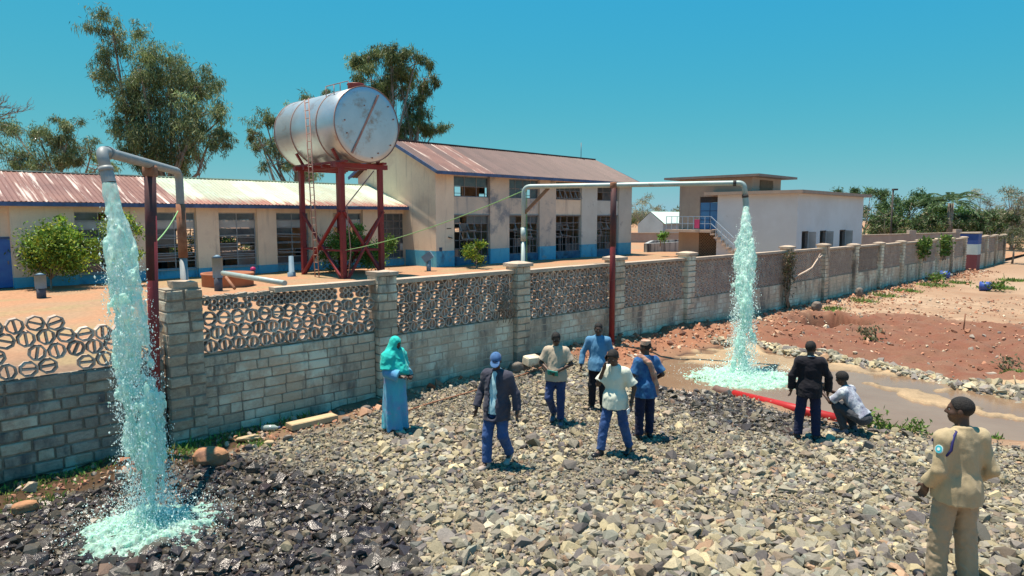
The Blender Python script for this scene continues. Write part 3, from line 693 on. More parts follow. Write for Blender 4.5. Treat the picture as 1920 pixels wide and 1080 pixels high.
# ---- tall hall with gable
tall = thing('generator_hall', 'tall two storey hall with stained plaster, broken windows and brown gabled roof', 'building', W(32, 21, .9))
TD, TB, T0, T1 = 20.3, 28.9, 21.75, 42.3
TE, TR = 6.72, 8.85; TM = (TD + TB) / 2
TW = [(23.2, 26.3), (28.07, 31.1), (32.85, 35.8), (37.7, 40.55)]
pil = [T0] + [x for w in TW for x in w] + [T1]
for i in range(0, len(pil), 2):
    m = M_pale if pil[i] > 35 else M_grey if i else M_cream
    MB().box((pil[i], TD, 1.85), (pil[i + 1], TD + .35, TE)).build('pilaster', m, tall, WF)
    MB().box((pil[i] - .0, TD - .012, .5), (pil[i + 1], TD + .36, 1.849)).build('painted_plinth', M_blue, tall, WF)
for k, (a, b) in enumerate(TW):
    m = M_pale if a > 35 else M_cream if 32 < a < 34 else M_grey
    MB().box((a, TD + .12, 4.06), (b, TD + .34, 5.22)).build('spandrel', m, tall, WF)
    MB().box((a, TD + .12, .5), (b, TD + .34, 1.4)).build('window_apron', M_bluedark, tall, WF)
    MB().box((a, TD + .14, 6.5), (b, TD + .34, TE)).build('lintel', m, tall, WF)
    MB().box((a, TD + .06, 4.04), (b, TD + .119, 4.1)).build('window_head', M_steel, tall, WF)
    ti = {(rb.randrange(4), r) for r in (2, 3) for _ in range(2)}
    f = lambda c, r: M_glass if (r > 2 and rb.random() < .28) or rb.random() < .12 else (M_steel_l if (c, r) in ti else None)
    window(tall, a, b, 1.4, 4.04, TD + .2, 4 if k else 5, 5, f, tilt=ti, label='broken steel window of many small openings')
    q = MB()
    for j in range(8):
        x = a + .15 + (b - a - .3) * j / 7; q.box((x - .013, TD + .14, 1.42), (x + .013, TD + .17, 2.5))
    for j in range(4): z0_ = rb.uniform(2.5, 3.8); q.beam((a + rb.uniform(0, 1), TD + rb.uniform(-.05, .15), z0_), (b - rb.uniform(0, 1.2), TD + rb.uniform(-.1, .15), z0_ + rb.uniform(-.3, .2)), .03, .025)
    q.build('grille', M_steel if k else M_dark, tall, WF)
    ti2 = {(c, 0) for c in range(5)} if k == 2 else set()
    window(tall, a, b, 5.22, 6.5, TD + .2, 5 if k == 2 else 3 if k != 1 else 4, 2, lambda c, r: (M_glass if r == 1 or (k in (1, 3) and rb.random() < .7) else M_steel_l if ti2 else None), tilt=ti2, name='upper_window')
MB().box((22.6, TD + .35, 3.2), (22.95, TD - .02, 3.25)).build('iron_bracket', M_dark, tall, WF); MB().beam((22.7, TD - .01, 2.7), (22.95, TD - .12, 2.62), .06, .06).build('iron_bracket', M_dark, tall, WF)
for tt, nm in ((T0, 'gable_wall'), (T1 - .3, 'far_gable_wall')):
    g = MB(); pts = [(TD + .351, .5), (TB, .5), (TB, TE), (TM, TR), (TD + .351, TE + .1)]
    g.add([(tt, d, z) for d, z in pts] + [(tt + .3, d, z) for d, z in pts], [(0, 4, 3, 2, 1), (5, 6, 7, 8, 9)] + [(i, (i + 1) % 5, 5 + (i + 1) % 5, 5 + i) for i in range(5)])
    g.build(nm, M_cream, tall, WF)
MB().box((T0 - .012, TD + .352, .5), (T0 - .001, LD - .15, 1.849)).build('painted_plinth', M_blue, tall, WF)
bw = MB(); bx_ = [T0 + .31] + [x for w in TW for x in w] + [T1 - .31]
for i in range(0, len(bx_), 2): bw.box((bx_[i], TB - .3, .5), (bx_[i + 1], TB - .001, TE))
for a, b in TW: bw.box((a, TB - .29, .5), (b, TB - .01, 2.2 if a < 30 else 3.6)).box((a, TB - .29, 3.9), (b, TB - .01, 5.2)).box((a, TB - .29, 6.45), (b, TB - .01, TE))
bw.build('rear_wall', M_cream, tall, WF)
for a, b in TW: window(tall, a, b, 2.2 if a < 30 else 3.6, 3.9, TB - .16, 4, 4 if a < 30 else 1, lambda c, r: M_glass if rb.random() < .35 else None, name='rear_window'); window(tall, a, b, 5.2, 6.45, TB - .16, 4, 2, lambda c, r: M_glass if rb.random() < .2 else None, name='rear_window')
MB().box((T0 + .31, TD + .36, .8), (T1 - .31, TB - .31, .9)).build('floor_slab', M_floor, tall, WF)
lay_roof(tall, T0 - .35, T1 + .45, TD - .62, TE - .04, TM, TR + .06, [M_rust, M_rustT], lambda i, n: 0 if i < 6 and i % 3 else 1)
lay_roof(tall, T0 - .35, T1 + .45, TB + .6, TE - .04, TM, TR + .06, [M_rustT], lambda i, n: 0)
MB().beam((T0 - .35, TM, TR + .09), (T1 + .45, TM, TR + .09), .36, .05).build('ridge_cap', M_rustT, tall, WF)
MB().box((T0 - .38, TD - .66, TE - .22), (T1 + .46, TD - .62, TE - .03)).build('eave_fascia', M_fascia, tall, WF)
for s in (T0 - .39, T1 + .46):
    MB().beam((s, TD - .64, TE - .1), (s, TM, TR - .02), .04, .2).beam((s, TB + .62, TE - .1), (s, TM, TR - .02), .04, .2).build('verge_board', M_fascia, tall, WF)
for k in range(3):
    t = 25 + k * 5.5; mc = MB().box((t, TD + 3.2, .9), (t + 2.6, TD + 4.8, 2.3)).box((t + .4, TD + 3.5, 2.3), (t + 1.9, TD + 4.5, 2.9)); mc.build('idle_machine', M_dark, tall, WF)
tag(MB().tube([W(T1 - 1.5, TM - .1, TR), W(T1 - 1.5, TM - .1, TR + 1.35)], .03, 6).build('antenna', M_steel), 'thin upright rod on the ridge of the tall brown roof', 'antenna', kind='thing')

# ---- flat roofed house
M_white = mat('whitewashed_wall', (.60, .65, .68), .85, var=(.54, .58, .60), scale=.35, lo=.4, hi=.62, blotch=(.44, .45, .43), bl=(.64, .74), bscale2=1.1, fine=.04, bump=.1)
M_tan = mat('tan_plaster', (.47, .37, .29), .9, var=(.40, .31, .25), scale=1, streak=(.33, .27, .23), sl=(.58, .8), sscale=(3, 3, .3), fine=.06)
M_slab = mat('roof_slab_concrete', (.36, .28, .22), .9, var=(.29, .235, .20), scale=2, fine=.08)
M_slabd = mat('dark_roof_slab', (.17, .15, .14), .9, var=(.23, .19, .17), scale=2, fine=.08)
M_rail = mat('pale_blue_rail_paint', (.32, .42, .52), .5, fine=.05)
M_lattice = mat('lattice_terracotta', (.30, .225, .15), .9, var=(.24, .17, .12), scale=5)
hs = thing('flat_roofed_house', 'white and tan flat roofed house with blue door balcony beyond the wall', 'house', W(43, 8, .6))
HT, HD, HW, HL = 42.45, 6.75, 5.95, 13.3               # near corner, extent behind, length along the wall
wt = MB().box((HT, HD, 0), (HT + .25, HD + HW, 5.55))
wins = [(HT + .9, HT + 2.15), (HT + 4.2, HT + 5.5), (HT + 8.2, HT + 9.6)]
from_ = [HT + .251] + [x for w in wins for x in w] + [HT + HL]
for i in range(0, len(from_), 2): wt.box((from_[i], HD + .001, 0), (from_[i + 1], HD + .25, 5.55))
for a, b in wins: wt.box((a, HD + .002, 0), (b, HD + .24, 1.55)).box((a, HD + .002, 2.95), (b, HD + .24, 5.55))
wt.box((HT + HL - .25, HD + .251, 0), (HT + HL, HD + HW, 5.55)).box((HT + .251, HD + HW - .25, 0), (HT + HL - .251, HD + HW, 5.55)); wt.build('wall', M_white, hs, WF)
sl_ = MB().box((HT - .45, HD - .45, 5.551), (HT + HL + .5, HD + HW + .9, 5.78)); sl_.build('roof', M_slab, hs, WF)
for a, b in wins:
    w = MB()
    for j in range(6): x = a + .06 + (b - a - .12) * j / 5; w.box((x - .014, HD + .06, 1.55), (x + .014, HD + .09, 2.95))
    w.box((a, HD + .05, 1.55), (b, HD + .1, 1.62)).box((a, HD + .05, 2.88), (b, HD + .1, 2.95))
    wo_ = w.build('window', M_dark, hs, WF); MB().box((a, HD + .2, 1.56), (a + (b - a) * .45, HD + .22, 2.3)).build('pane', M_panel, wo_, WF)
    MB().box((b, HD - .5, 1.55), (b + .03, HD - .002, 2.9)).build('shutter', M_panel, hs, WF)
HT2, HD2, HW2, HL2 = 43.4, 10.5, 6.0, 4.9
tw_ = MB().box((HT2, HD2 + .0, 5.781), (HT2 + .25, HD + HW + .002, 6.86)).box((HT2 + .251, HD2, 5.781), (HT2 + HL2, HD2 + .25, 6.86)).box((HT2 + HL2 - .25, HD2 + .251, 5.781), (HT2 + HL2, HD2 + HW2, 6.86))
DA, DBb = HD + HW + .35, HD + HW + 2.0
tw_.box((HT2, HD + HW + .003, 0), (HT2 + .25, DA, 6.86)).box((HT2, DBb, 0), (HT2 + .25, HD2 + HW2, 6.86)).box((HT2 + .001, DA, 5.5), (HT2 + .249, DBb, 6.859)).box((HT2 + .251, HD2 + HW2 - .25, 0), (HT2 + HL2, HD2 + HW2, 6.86))
tw_.build('stair_tower_wall', M_tan, hs, WF)
MB().box((HT2 - .9, HD2 - .9, 6.861), (HT2 + HL2 + .9, HD2 + HW2 + .9, 7.03)).build('tower_roof', M_slabd, hs, WF)
dr = MB().box((HT2 + .1, DA, 3.0), (HT2 + .16, DBb, 5.05)).build('balcony_door', mat('bright_blue_door', (.07, .22, .47), .5, var=(.09, .27, .50), scale=1), hs, WF)
MB().box((HT2 + .1, DA, 5.06), (HT2 + .18, DBb, 5.5)).build('fanlight', M_dark, dr, WF)
for z in (3.7, 4.4): MB().box((HT2 + .07, DA + .03, z), (HT2 + .099, DBb - .03, z + .04)).build('door_rail', M_fascia, dr, WF)
MB().box((HT2 + .07, (DA + DBb) / 2 - .02, 3.0), (HT2 + .098, (DA + DBb) / 2 + .02, 5.05)).build('door_rail', M_fascia, dr, WF)
def lattice(parent, p0, ax, w, h, cell, m, name='lattice_screen'):
    b = MB(); ax = np.array(ax); n, k = int(w / cell), int(h / cell); nrm = np.array([ax[1], -ax[0], 0])
    for i in range(-k, n):
        for s in (1, -1):
            a0, z0, a1, z1 = i * cell, 0, i * cell + h, h
            if a0 < 0: z0 = -a0; a0 = 0
            if a1 > w: z1 = h - (a1 - w); a1 = w
            if s < 0: a0, a1 = w - a0, w - a1
            if z1 - z0 < .05: continue
            b.beam(np.array(p0) + ax * a0 + [0, 0, z0] + nrm * .012 * s, np.array(p0) + ax * a1 + [0, 0, z1] + nrm * .012 * s, .05, .055, up=nrm)
    b.build(name, m, parent, WF)
lattice(hs, (HT2 + .1, DA, .5), (0, 1, 0), DBb - DA, 2.3, .22, M_lattice); MB().box((HT2 + .3, DA - .1, .4), (HT2 + .34, DBb + .1, 2.9)).build('stairwell_painted_shade', M_dark, hs, WF)  # dark sheet behind the lattice, shade of the stairwell put in as colour
lattice(hs, (HT2 + 1.2, HD2 - .03, 5.95), (1, 0, 0), 2.2, .72, .16, M_lattice, 'vent_lattice')
MB().box((HT2 - 1.5, DA - .15, 2.78), (HT2 - .001, HD2 + HW2 + .3, 2.97)).build('balcony_slab', M_tan, hs, WF)
rl = MB(); y0, y1 = DA - .1, HD2 + HW2 + .25
for z in (3.45, 3.98): rl.beam((HT2 - 1.45, y0, z), (HT2 - 1.45, y1, z), .045, .045).beam((HT2 - 1.45, y1, z), (HT2 - .05, y1, z), .045, .045)
for j in range(9): y = y0 + (y1 - y0) * j / 8; rl.box((HT2 - 1.47, y - .02, 2.971), (HT2 - 1.43, y + .02, 3.98))
for z in (0, .5): rl.beam((HT2 - 1.45, y0, 3.98 - z), (HT2 - 1.45, y0 - 1.9, 2.4 - z), .05, .05)
for j in range(4): rl.box((HT2 - 1.47, y0 - .45 * j - .02, 2.6 - .38 * j), (HT2 - 1.43, y0 - .45 * j + .02, 3.95 - .38 * j))
rl.build('balcony_rail', M_rail, hs, WF)
for j in range(6): MB().box((HT2 - 1.5, y0 - .3 * (j + 1), 2.6 - .25 * j), (HT2 - .96, y0 - .3 * j - .01, 2.72 - .25 * j)).build('stair_step', M_tan, hs, WF)
tag(MB().box((HT2 - 1.53, y0 + .9, 3.1), (HT2 - 1.48, y0 + 1.3, 3.75), .01).build('hanging_cloth', mat('magenta_cloth', (.45, .06, .16), .9), None, WF), 'small magenta cloth hung over the balcony rail', 'cloth', kind='thing')

# ---- tin shed, water trough, rear wall, gate pillar
sh = thing('tin_shed', 'pale green roofed tin shed far behind the tall hall', 'shed', At(1235, 432, 90))
Yc = 90.0; a_ = At(1196, 432, Yc); b_ = At(1243, 432, Yc - 4); c_ = At(1330, 432, Yc + 6)
zt_ = At(1240, 418, Yc)[2]; zr = At(1222, 398, Yc)[2]; z0_ = -1.0
M_tin = mat('galvanised_shed_wall', (.33, .38, .42), .6, var=(.27, .31, .34), scale=.5); M_tinr = mat('pale_green_shed_roof', (.50, .66, .58), .6, var=(.56, .68, .60), scale=.3)
pa, pb_, pc_ = [np.array([q[0], q[1], 0]) for q in (a_, b_, c_)]; pd = pa + pc_ - pb_
zA = At(1196, 420, Yc)[2]; zB = At(1243, 419, Yc - 4)[2]; mid = (pa + pb_) / 2
up = lambda p, z: np.array([p[0], p[1], z])
MB().add([up(pa, z0_), up(pb_, z0_), up(pb_, zB), up(mid, zr), up(pa, zA), up(pc_, z0_), up(pc_, zB), up(pd, z0_), up(pd, zA), up((pc_ + pd) / 2, zr)], [(0, 1, 2, 3, 4), (1, 5, 6, 2), (7, 0, 4, 8), (5, 7, 8, 9, 6)]).build('shed_wall', M_tin, sh)
ov = (pa - pb_) / np.linalg.norm(pa - pb_) * .3
MB().add([up(pb_ - ov, zB - .05), up(pc_ - ov, zB - .05), up((pc_ + pd) / 2, zr + .08), up(mid, zr + .08), up(pa + ov, zA - .05), up(pd + ov, zA - .05), up(mid, zr), up((pc_ + pd) / 2, zr)], [(0, 1, 2, 3), (3, 2, 5, 4)]).build('shed_roof', M_tinr, sh)
def simple_block(name, label, cat, pts, z0, z1, m, th=.25):
    mb = MB()
    for p, q in zip(pts[:-1], pts[1:]):
        mb.beam((p[0], p[1], (z0 + z1) / 2), (q[0], q[1], (z0 + z1) / 2), th, z1 - z0)
    return mb
tr_ = thing('water_trough', 'stained concrete water trough below the balcony of the house', 'trough', At(1240, 478, 60))
tq = [At(1210, 478, 60), At(1290, 477, 66), At(1300, 470, 72), At(1222, 470, 68)]
mb = MB(); zt1 = At(1240, 456, 61)[2]
for i in range(4): p, q = tq[i], tq[(i + 1) % 4]; mb.beam((p[0], p[1], zt1 / 2 + .2), (q[0], q[1], zt1 / 2 + .2), .3, zt1 - .4)
mb.build('trough_wall', mat('stained_concrete', (.40, .42, .42), .85, var=(.33, .34, .33), scale=.6, streak=(.05, .055, .07), sl=(.48, .6), sscale=(1.3, 1.3, .12)), tr_)
rwl = thing('rear_boundary_wall', 'distant pierced wall with small pillars behind the flat roofed house', 'wall', At(1700, 440, 60))
M_far = mat('far_wall_plaster', (.42, .34, .28), .9, var=(.36, .28, .23), scale=1.0, fine=.1)
w0, w1 = At(1615, 441, 57), At(1840, 436, 70); zw0 = w0[2]
simple_block('', '', '', [w0, w1], -.5, 2.35, None, .2).build('wall_panel', M_far, rwl)
for px in (1697, 1786):
    f_ = (px - 1615) / 225.; q = w0 * (1 - f_) + w1 * f_; MB().box((q[0] - .3, q[1] - .3, -.4), (q[0] + .3, q[1] + .2, 2.75)).build('wall_pillar', M_far, rwl)
mb = MB(); dv = (w1 - w0) / np.linalg.norm(w1 - w0); mb.beam(np.array([w0[0], w0[1], 2.4]), np.array([w1[0], w1[1], 2.4]), .3, .09); mb.build('wall_coping', M_coping, rwl)
yw = thing('yard_cross_wall', 'low brown block wall behind the yard between tall hall and house', 'wall', At(1230, 455, 80))
q0, q1 = At(1178, 438, 82), At(1290, 438, 82); simple_block('', '', '', [q0, q1], .3, q0[2], None, .2).build('wall_panel', M_far, yw); mb = MB().beam((q0[0], q0[1], q0[2] + .06), (q1[0], q1[1], q1[2] + .06), .35, .12); mb.build('wall_coping', M_coping, yw)
gp = thing('gate_pillar', 'square gate pillar painted in blue white and maroon bands', 'pillar', G(1822, 500, -.3))
gb = to_td(At(1818, 480, 54.)); h = .62
for nm, za, zb_, m in (('maroon_band', -.5, .95, mat('maroon_paint', (.15, .045, .055), .7, var=(.19, .06, .07), scale=2)), ('white_band', .951, 1.78, mat('pale_band_paint', (.50, .58, .58), .7, var=(.42, .5, .5), scale=2)), ('blue_band', 1.781, 2.62, mat('blue_band_paint', (.035, .075, .26), .7, var=(.05, .10, .30), scale=2))):
    MB().box((gb[0] - h, gb[1] - h, za), (gb[0] + h, gb[1] + h, zb_)).build(nm, m, gp, WF)
MB().box((gb[0] - h - .05, gb[1] - h - .05, 2.621), (gb[0] + h + .05, gb[1] + h + .05, 2.7)).build('pillar_cap', M_coping, gp, WF)
st_ = G(1819, 505, -.25); tag(MB().tube([st_, At(1824, 441, st_[1])], .055, 7).build('steel_post', mat('maroon_post', (.07, .02, .03), .6)), 'thin dark maroon post leaning before the painted gate pillar', 'post', kind='thing')
# ------------------------------------------------------------------ surface from a field (used for water and people)
def surf(F, lo, h):
    """surface nets on a sampled field, negative inside: vertices and quads"""
    s = F < 0; nx, ny, nz = F.shape
    c = np.zeros((nx - 1, ny - 1, nz - 1), np.int8)
    for i in (0, 1):
        for j in (0, 1):
            for k in (0, 1): c += s[i:nx - 1 + i, j:ny - 1 + j, k:nz - 1 + k]
    act = (c > 0) & (c < 8); ids = -np.ones(act.shape, np.int32); ii = np.argwhere(act); ids[act] = np.arange(len(ii))
    P = np.zeros((len(ii), 3)); n = np.zeros(len(ii))
    a, b, d = ii.T
    for ax in range(3):
        o = [x for x in range(3) if x != ax]
        for u_ in (0, 1):
            for v_ in (0, 1):
                q0 = [0, 0, 0]; q0[o[0]] = u_; q0[o[1]] = v_; q1 = list(q0); q1[ax] = 1
                f0 = F[a + q0[0], b + q0[1], d + q0[2]]; f1 = F[a + q1[0], b + q1[1], d + q1[2]]; m = (f0 < 0) != (f1 < 0)
                t = np.where(m, f0 / np.where(m, f0 - f1, 1), 0)
                for e in range(3): P[:, e] += np.where(m, (t if e == ax else q0[e]), 0)
                n += m
    V = (ii + P / np.maximum(n, 1)[:, None]) * h + np.asarray(lo)
    Q = []
    for ax in range(3):
        o = [(1, 2), (2, 0), (0, 1)][ax]
        sl0 = [slice(1, -1)] * 3; sl1 = [slice(1, -1)] * 3; sl0[ax] = slice(0, -1); sl1[ax] = slice(1, None)
        s0, s1 = s[tuple(sl0)], s[tuple(sl1)]; e = np.argwhere(s0 != s1)
        if not len(e): continue
        fl = s0[tuple(e.T)]; base = e.copy()
        for q in o: base[:, q] += 1
        def idx(du, dv):
            w = base.copy(); w[:, o[0]] -= du; w[:, o[1]] -= dv; return ids[tuple(w.T)]
        quad = np.stack([idx(1, 1), idx(0, 1), idx(0, 0), idx(1, 0)], 1); quad[~fl] = quad[~fl][:, ::-1]; Q.append(quad)
    return V, np.concatenate(Q)
def axes(lo, hi, h):
    n = [int(math.ceil((hi[i] - lo[i]) / h)) + 1 for i in range(3)]
    return [lo[i] + h * np.arange(n[i]) for i in range(3)]

# ------------------------------------------------------------------ elevated water tank
M_red = mat('red_oxide_paint', (.235, .03, .033), .5, var=(.185, .028, .028), scale=3, blotch=(.30, .08, .07), bl=(.6, .72), bscale2=3, fine=.08)
M_tank = mat('galvanised_tank_sheet', (.54, .58, .60), .36, metal=.62, var=(.45, .49, .51), scale=.8, blotch=(.38, .27, .22), bl=(.56, .68), bscale2=.9, streak=(.42, .30, .25), sl=(.66, .78), sscale=(1, 1, .3), fine=.04, spec=.5)
M_seam = mat('rusty_weld_seam', (.30, .15, .125), .7, var=(.36, .24, .20), scale=6)
M_galv = mat('galvanised_pipe', (.23, .255, .265), .55, metal=.15, var=(.30, .32, .32), scale=4, blotch=(.30, .24, .19), bl=(.6, .7), bscale2=3, fine=.06)
M_galvl = mat('pale_green_pipe_paint', (.30, .38, .37), .5, metal=.2, var=(.38, .45, .42), scale=3, blotch=(.28, .25, .2), bl=(.62, .7), bscale2=4, fine=.05)
M_rustp = mat('rusty_pipe', (.22, .09, .05), .85, var=(.30, .15, .09), scale=8, fine=.15)
TF = np.array([-7.11, 33.5, 8.45]); TL, TRAD = 6.25, 1.83
ft, fd = to_td(TF); tz = TF[2]
tw = thing('water_tower', 'silver cylindrical water tank on a dark red steel frame with ladder', 'water tower', W(ft - .2, fd + 2.5, .87))
prof = [(0, -.06), (.9, -.05), (1.55, -.02), (TRAD - .04, 0), (TRAD, .03), (TRAD, 1.7), (TRAD, 3.2), (TRAD, TL - .03), (TRAD - .04, TL), (1.2, TL + .05), (0, TL + .06)]
b = MB().lathe(prof, n=56)
ROTT = WF @ Matrix.Translation((ft, fd, tz)) @ Matrix.Rotation(-math.pi / 2, 4, 'X')     # lathe axis along d
tk = b.build('tank', M_tank, tw, ROTT)
for z in (.02, 1.75, 4.4, TL - .02):
    r = TRAD + .012; s_ = MB().lathe([(r - .01, z - .03), (r + .012, z - .03), (r + .012, z + .03), (r - .01, z + .03)], n=56); s_.build('seam_band', M_seam, tk, ROTT)
# diagonal rust stripe on the near head, bolts, hatch
def facept(x, z): return (ft + x, fd - .075, tz + z)
MB().beam(facept(-.95, -1.45), facept(.62, 1.5), .10, .02, up=(0, 1, 0)).build('rust_stripe', M_seam, tk, WF)
for x, z in ((1.2, 1.0), (1.5, .4), (1.3, -.9), (.55, -1.35), (-1.3, .1), (-1.2, -.5), (-.2, .9), (.2, -1.6)): MB().tube([facept(x, z), (ft + x, fd - .02, tz + z)], .035, 7).build('bolt', M_rustp, tk, WF)
hy = fd + 1.5; hz = tz + TRAD
MB().lathe([(0, .28), (.42, .26), (.44, .2), (.40, .18), (.40, -.1)], (ft, hy - .5, hz), 18).build('hatch', M_red, tk, WF)
rl = MB()
for s in (-.38, .38):
    pts = [(ft - .35 + .0 * s, hy + s, hz - .05), (ft - .35, hy + s, hz + .38)]
    rl.tube(pts, .022, 6).tube([(ft - 1.15, hy + s, hz - .5), (ft - 1.15, hy + s, hz + .1)], .022, 6).tube([(ft - 1.15, hy + s, hz + .1), (ft - .35, hy + s, hz + .38)], .022, 6)
rl.tube([(ft - 1.15, hy - .38, hz + .1), (ft - 1.15, hy + .38, hz + .1)], .022, 6); rl.build('hand_rail', M_seam, tw, WF)
PX0, PX1, PY0, PY1 = ft - 1.12, ft + 1.12, fd + .7, fd + 4.75
PZ = 6.35; GZ = .55
for x in (PX0, PX1):
    for y in (PY0, PY1): MB().box((x - .115, y - .115, GZ), (x + .115, y + .115, PZ)).build('leg', M_red, tw, WF)
pf = MB()
for y in (PY0, PY1): pf.box((PX0 - .4, y - .13, PZ + .001), (PX1 + .4, y + .13, PZ + .24))
for x in (PX0, PX1): pf.box((x - .12, PY0 - .45, PZ + .241), (x + .12, PY1 + .4, PZ + .34))
for y in np.linspace(PY0 + .6, PY1 - .6, 4): pf.box((PX0 - .2, y - .07, PZ + .05), (PX1 + .2, y + .07, PZ + .22))
pf.build('platform', M_red, tw, WF)
for x in (PX0, PX1):
    for y in (PY0 + .2, PY1 - .2): MB().beam((x, y, PZ + .34), (x * 1.0 + (.35 if x > ft else -.35), y, tz - 1.2), .12, .12).build('cradle_post', M_red, tw, WF)
def brace(a, b_, w=.13): MB().beam(a, b_, w, .1).build('brace', M_red, tw, WF)
for x, o in ((PX0, -.16), (PX1, .16)):
    brace((x + o, PY0, 4.2), (x + o, PY1, .75)); brace((x + o + .11, PY1, 4.2), (x + o + .11, PY0, .75))
for y, o in ((PY0, -.16), (PY1, .16)):
    brace((PX0, y + o, 4.2), (PX1, y + o, .75)); brace((PX1, y + o - .11, 4.2), (PX0, y + o - .11, .75))
    MB().beam((PX0, y, 2.25), (PX1, y, 2.25), .09, .09).build('tie_bar', M_red, tw, WF)
for x in (PX0, PX1): MB().beam((x, PY0, 2.25), (x, PY1, 2.25), .09, .09).build('tie_bar', M_red, tw, WF)
ld = thing('ladder', 'narrow pale steel ladder propped up the side of the silver tank', 'ladder', W(PX0 - .55, PY0 + 1.6, .87))
l0, l1 = np.array([PX0 - .62, PY0 + 1.55, .7]), np.array([PX0 - .9, PY0 + 1.55, hz - .55]); sv = np.array([0, .2, 0])
for s in (-1, 1): MB().tube([l0 + sv * s, l1 + sv * s], .028, 6).build('ladder_rail', M_seam, ld, WF)
nr_ = 24
for i in range(nr_): p = l0 + (l1 - l0) * (i + .5) / nr_; MB().tube([p - sv, p + sv], .02, 6).build('rung', M_seam, ld, WF)
tag(MB().tube([W(PX1 - .5, PY0 - .2, PZ - .1), W(PX0 + .1, PY0 - .25, 4.5), W(PX0 + .3, PY0 - .2, 2.2), W(PX0 + .1, PY0 - .2, .9)], .03, 6).build('hose', M_seam), 'thin brown hose hanging down the red tank frame', 'hose', kind='thing')

# ------------------------------------------------------------------ pipe stands and falling water
def stand(name, label, A, B, top, foot, nozzle, down, mats, rusty):
    th = thing(name, label, 'pipe stand', foot)
    mp, md = mats; A, B, top, foot, nozzle, down = [np.array(q, float) for q in (A, B, top, foot, nozzle, down)]
    MB().tube([foot - [0, 0, .3], top - [0, 0, .10]], .082, 14).build('support_pole', M_red if not rusty else M_red, th)
    sg = foot + (top - foot) * .62
    MB().tube([sg, top - [0, 0, .02]], .086, 14).build('bare_pole_section', mat(name + '_scorched_pole', (.05, .03, .035), .7, var=(.10, .03, .03), scale=4), th) if name else None
    MB().lathe([(.10, -.1), (.11, -.06), (.11, .04), (.09, .07), (0, .08)], tuple(top - [0, 0, .08]), 14).build('pole_clamp', M_rustp, th)
    path = bend([nozzle + (A - nozzle) * .42, A, B, B + (down - B) * .40], 7)
    MB().tube(path, .069, 14).build('delivery_pipe', mp, th)
    MB().tube([nozzle + (A - nozzle) * .45, nozzle], [.078, .082], 14, caps=False).build('outlet_nozzle', mp, th)
    el = A + (nozzle - A) / np.linalg.norm(nozzle - A) * .0
    MB().tube([A + (B - A) / np.linalg.norm(B - A) * .2, A + (B - A) / np.linalg.norm(B - A) * .28], .085, 14).tube([nozzle + (A - nozzle) * .36, nozzle + (A - nozzle) * .5], .086, 14).build('flange', M_dark if not rusty else M_galv, th)
    q = B + (down - B) * .40
    MB().tube([q, B + (down - B) * (.15 if rusty else .3)], .082, 14).build('rusted_coupling', M_rustp if rusty else md, th)
    MB().tube([q, down], .068, 14).build('riser_pipe', md, th)
    return th
foot1 = np.array([-5.84, 10.58, -.05])
A1, B1, T1_, N1 = np.array([-5.19, 8.56, 4.737]), np.array([-6.10, 12.36, 4.735]), np.array([-5.68, 10.60, 4.72]), At(205, 343, 8.52)
D1 = At(347, 545, 12.36); D1[2] = .8
stand('near_pipe_stand', 'galvanised overhead pipe on a dark red pole beside the near jet', A1, B1, T1_, foot1, N1, D1, (M_galv, M_galv), True)
A2, B2, T2_ = np.array([.357, 20.48, 4.836]), np.array([6.31, 18.33, 4.838]), np.array([2.945, 19.53, 4.93])
N2 = At(1399, 386, 18.33); foot2 = np.array([2.955, 19.5, 0.0])
s2 = stand('far_pipe_stand', 'long pale overhead pipe on a dark red pole with the far jet', B2, A2, T2_, foot2, N2, np.array([.33, 20.48, .7]), (M_galvl, M_galvl), False)
MB().beam(At(1029, 352, 20.3), At(983, 400, 20.48), .09, .09).build('timber_brace', mat('brown_timber', (.22, .11, .06), .85, var=(.28, .16, .1), scale=6), s2)
M_rope = mat('pale_green_rope', (.22, .42, .18), .8)
def sag(a, b_, s, n=14): return [np.array(a) * (1 - i / n) + np.array(b_) * (i / n) - np.array([0, 0, s * 4 * (i / n) * (1 - i / n)]) for i in range(n + 1)]
tag(MB().tube(sag(A2 + [.0, 0, -.12], W(PX0 - .05, PY0 - .3, 2.3), .22), .017, 5).build('guy_rope', M_rope), 'thin green rope stretched from the far pipe to the red tank frame', 'rope', kind='thing')
tag(MB().tube(sag(A2 + [.09, 0, -.1], A2 + [.10, 0, -3.6], 0), .012, 5).build('hanging_rope', M_rope), 'green rope end hanging down the far riser pipe', 'rope', kind='thing')
tag(MB().tube(sag(At(334, 395, 12.3), At(291, 455, 10.9), .05), .012, 5).build('tie_rope', M_rope), 'short yellow green rope tied from near riser pipe to its red pole', 'rope', kind='thing')

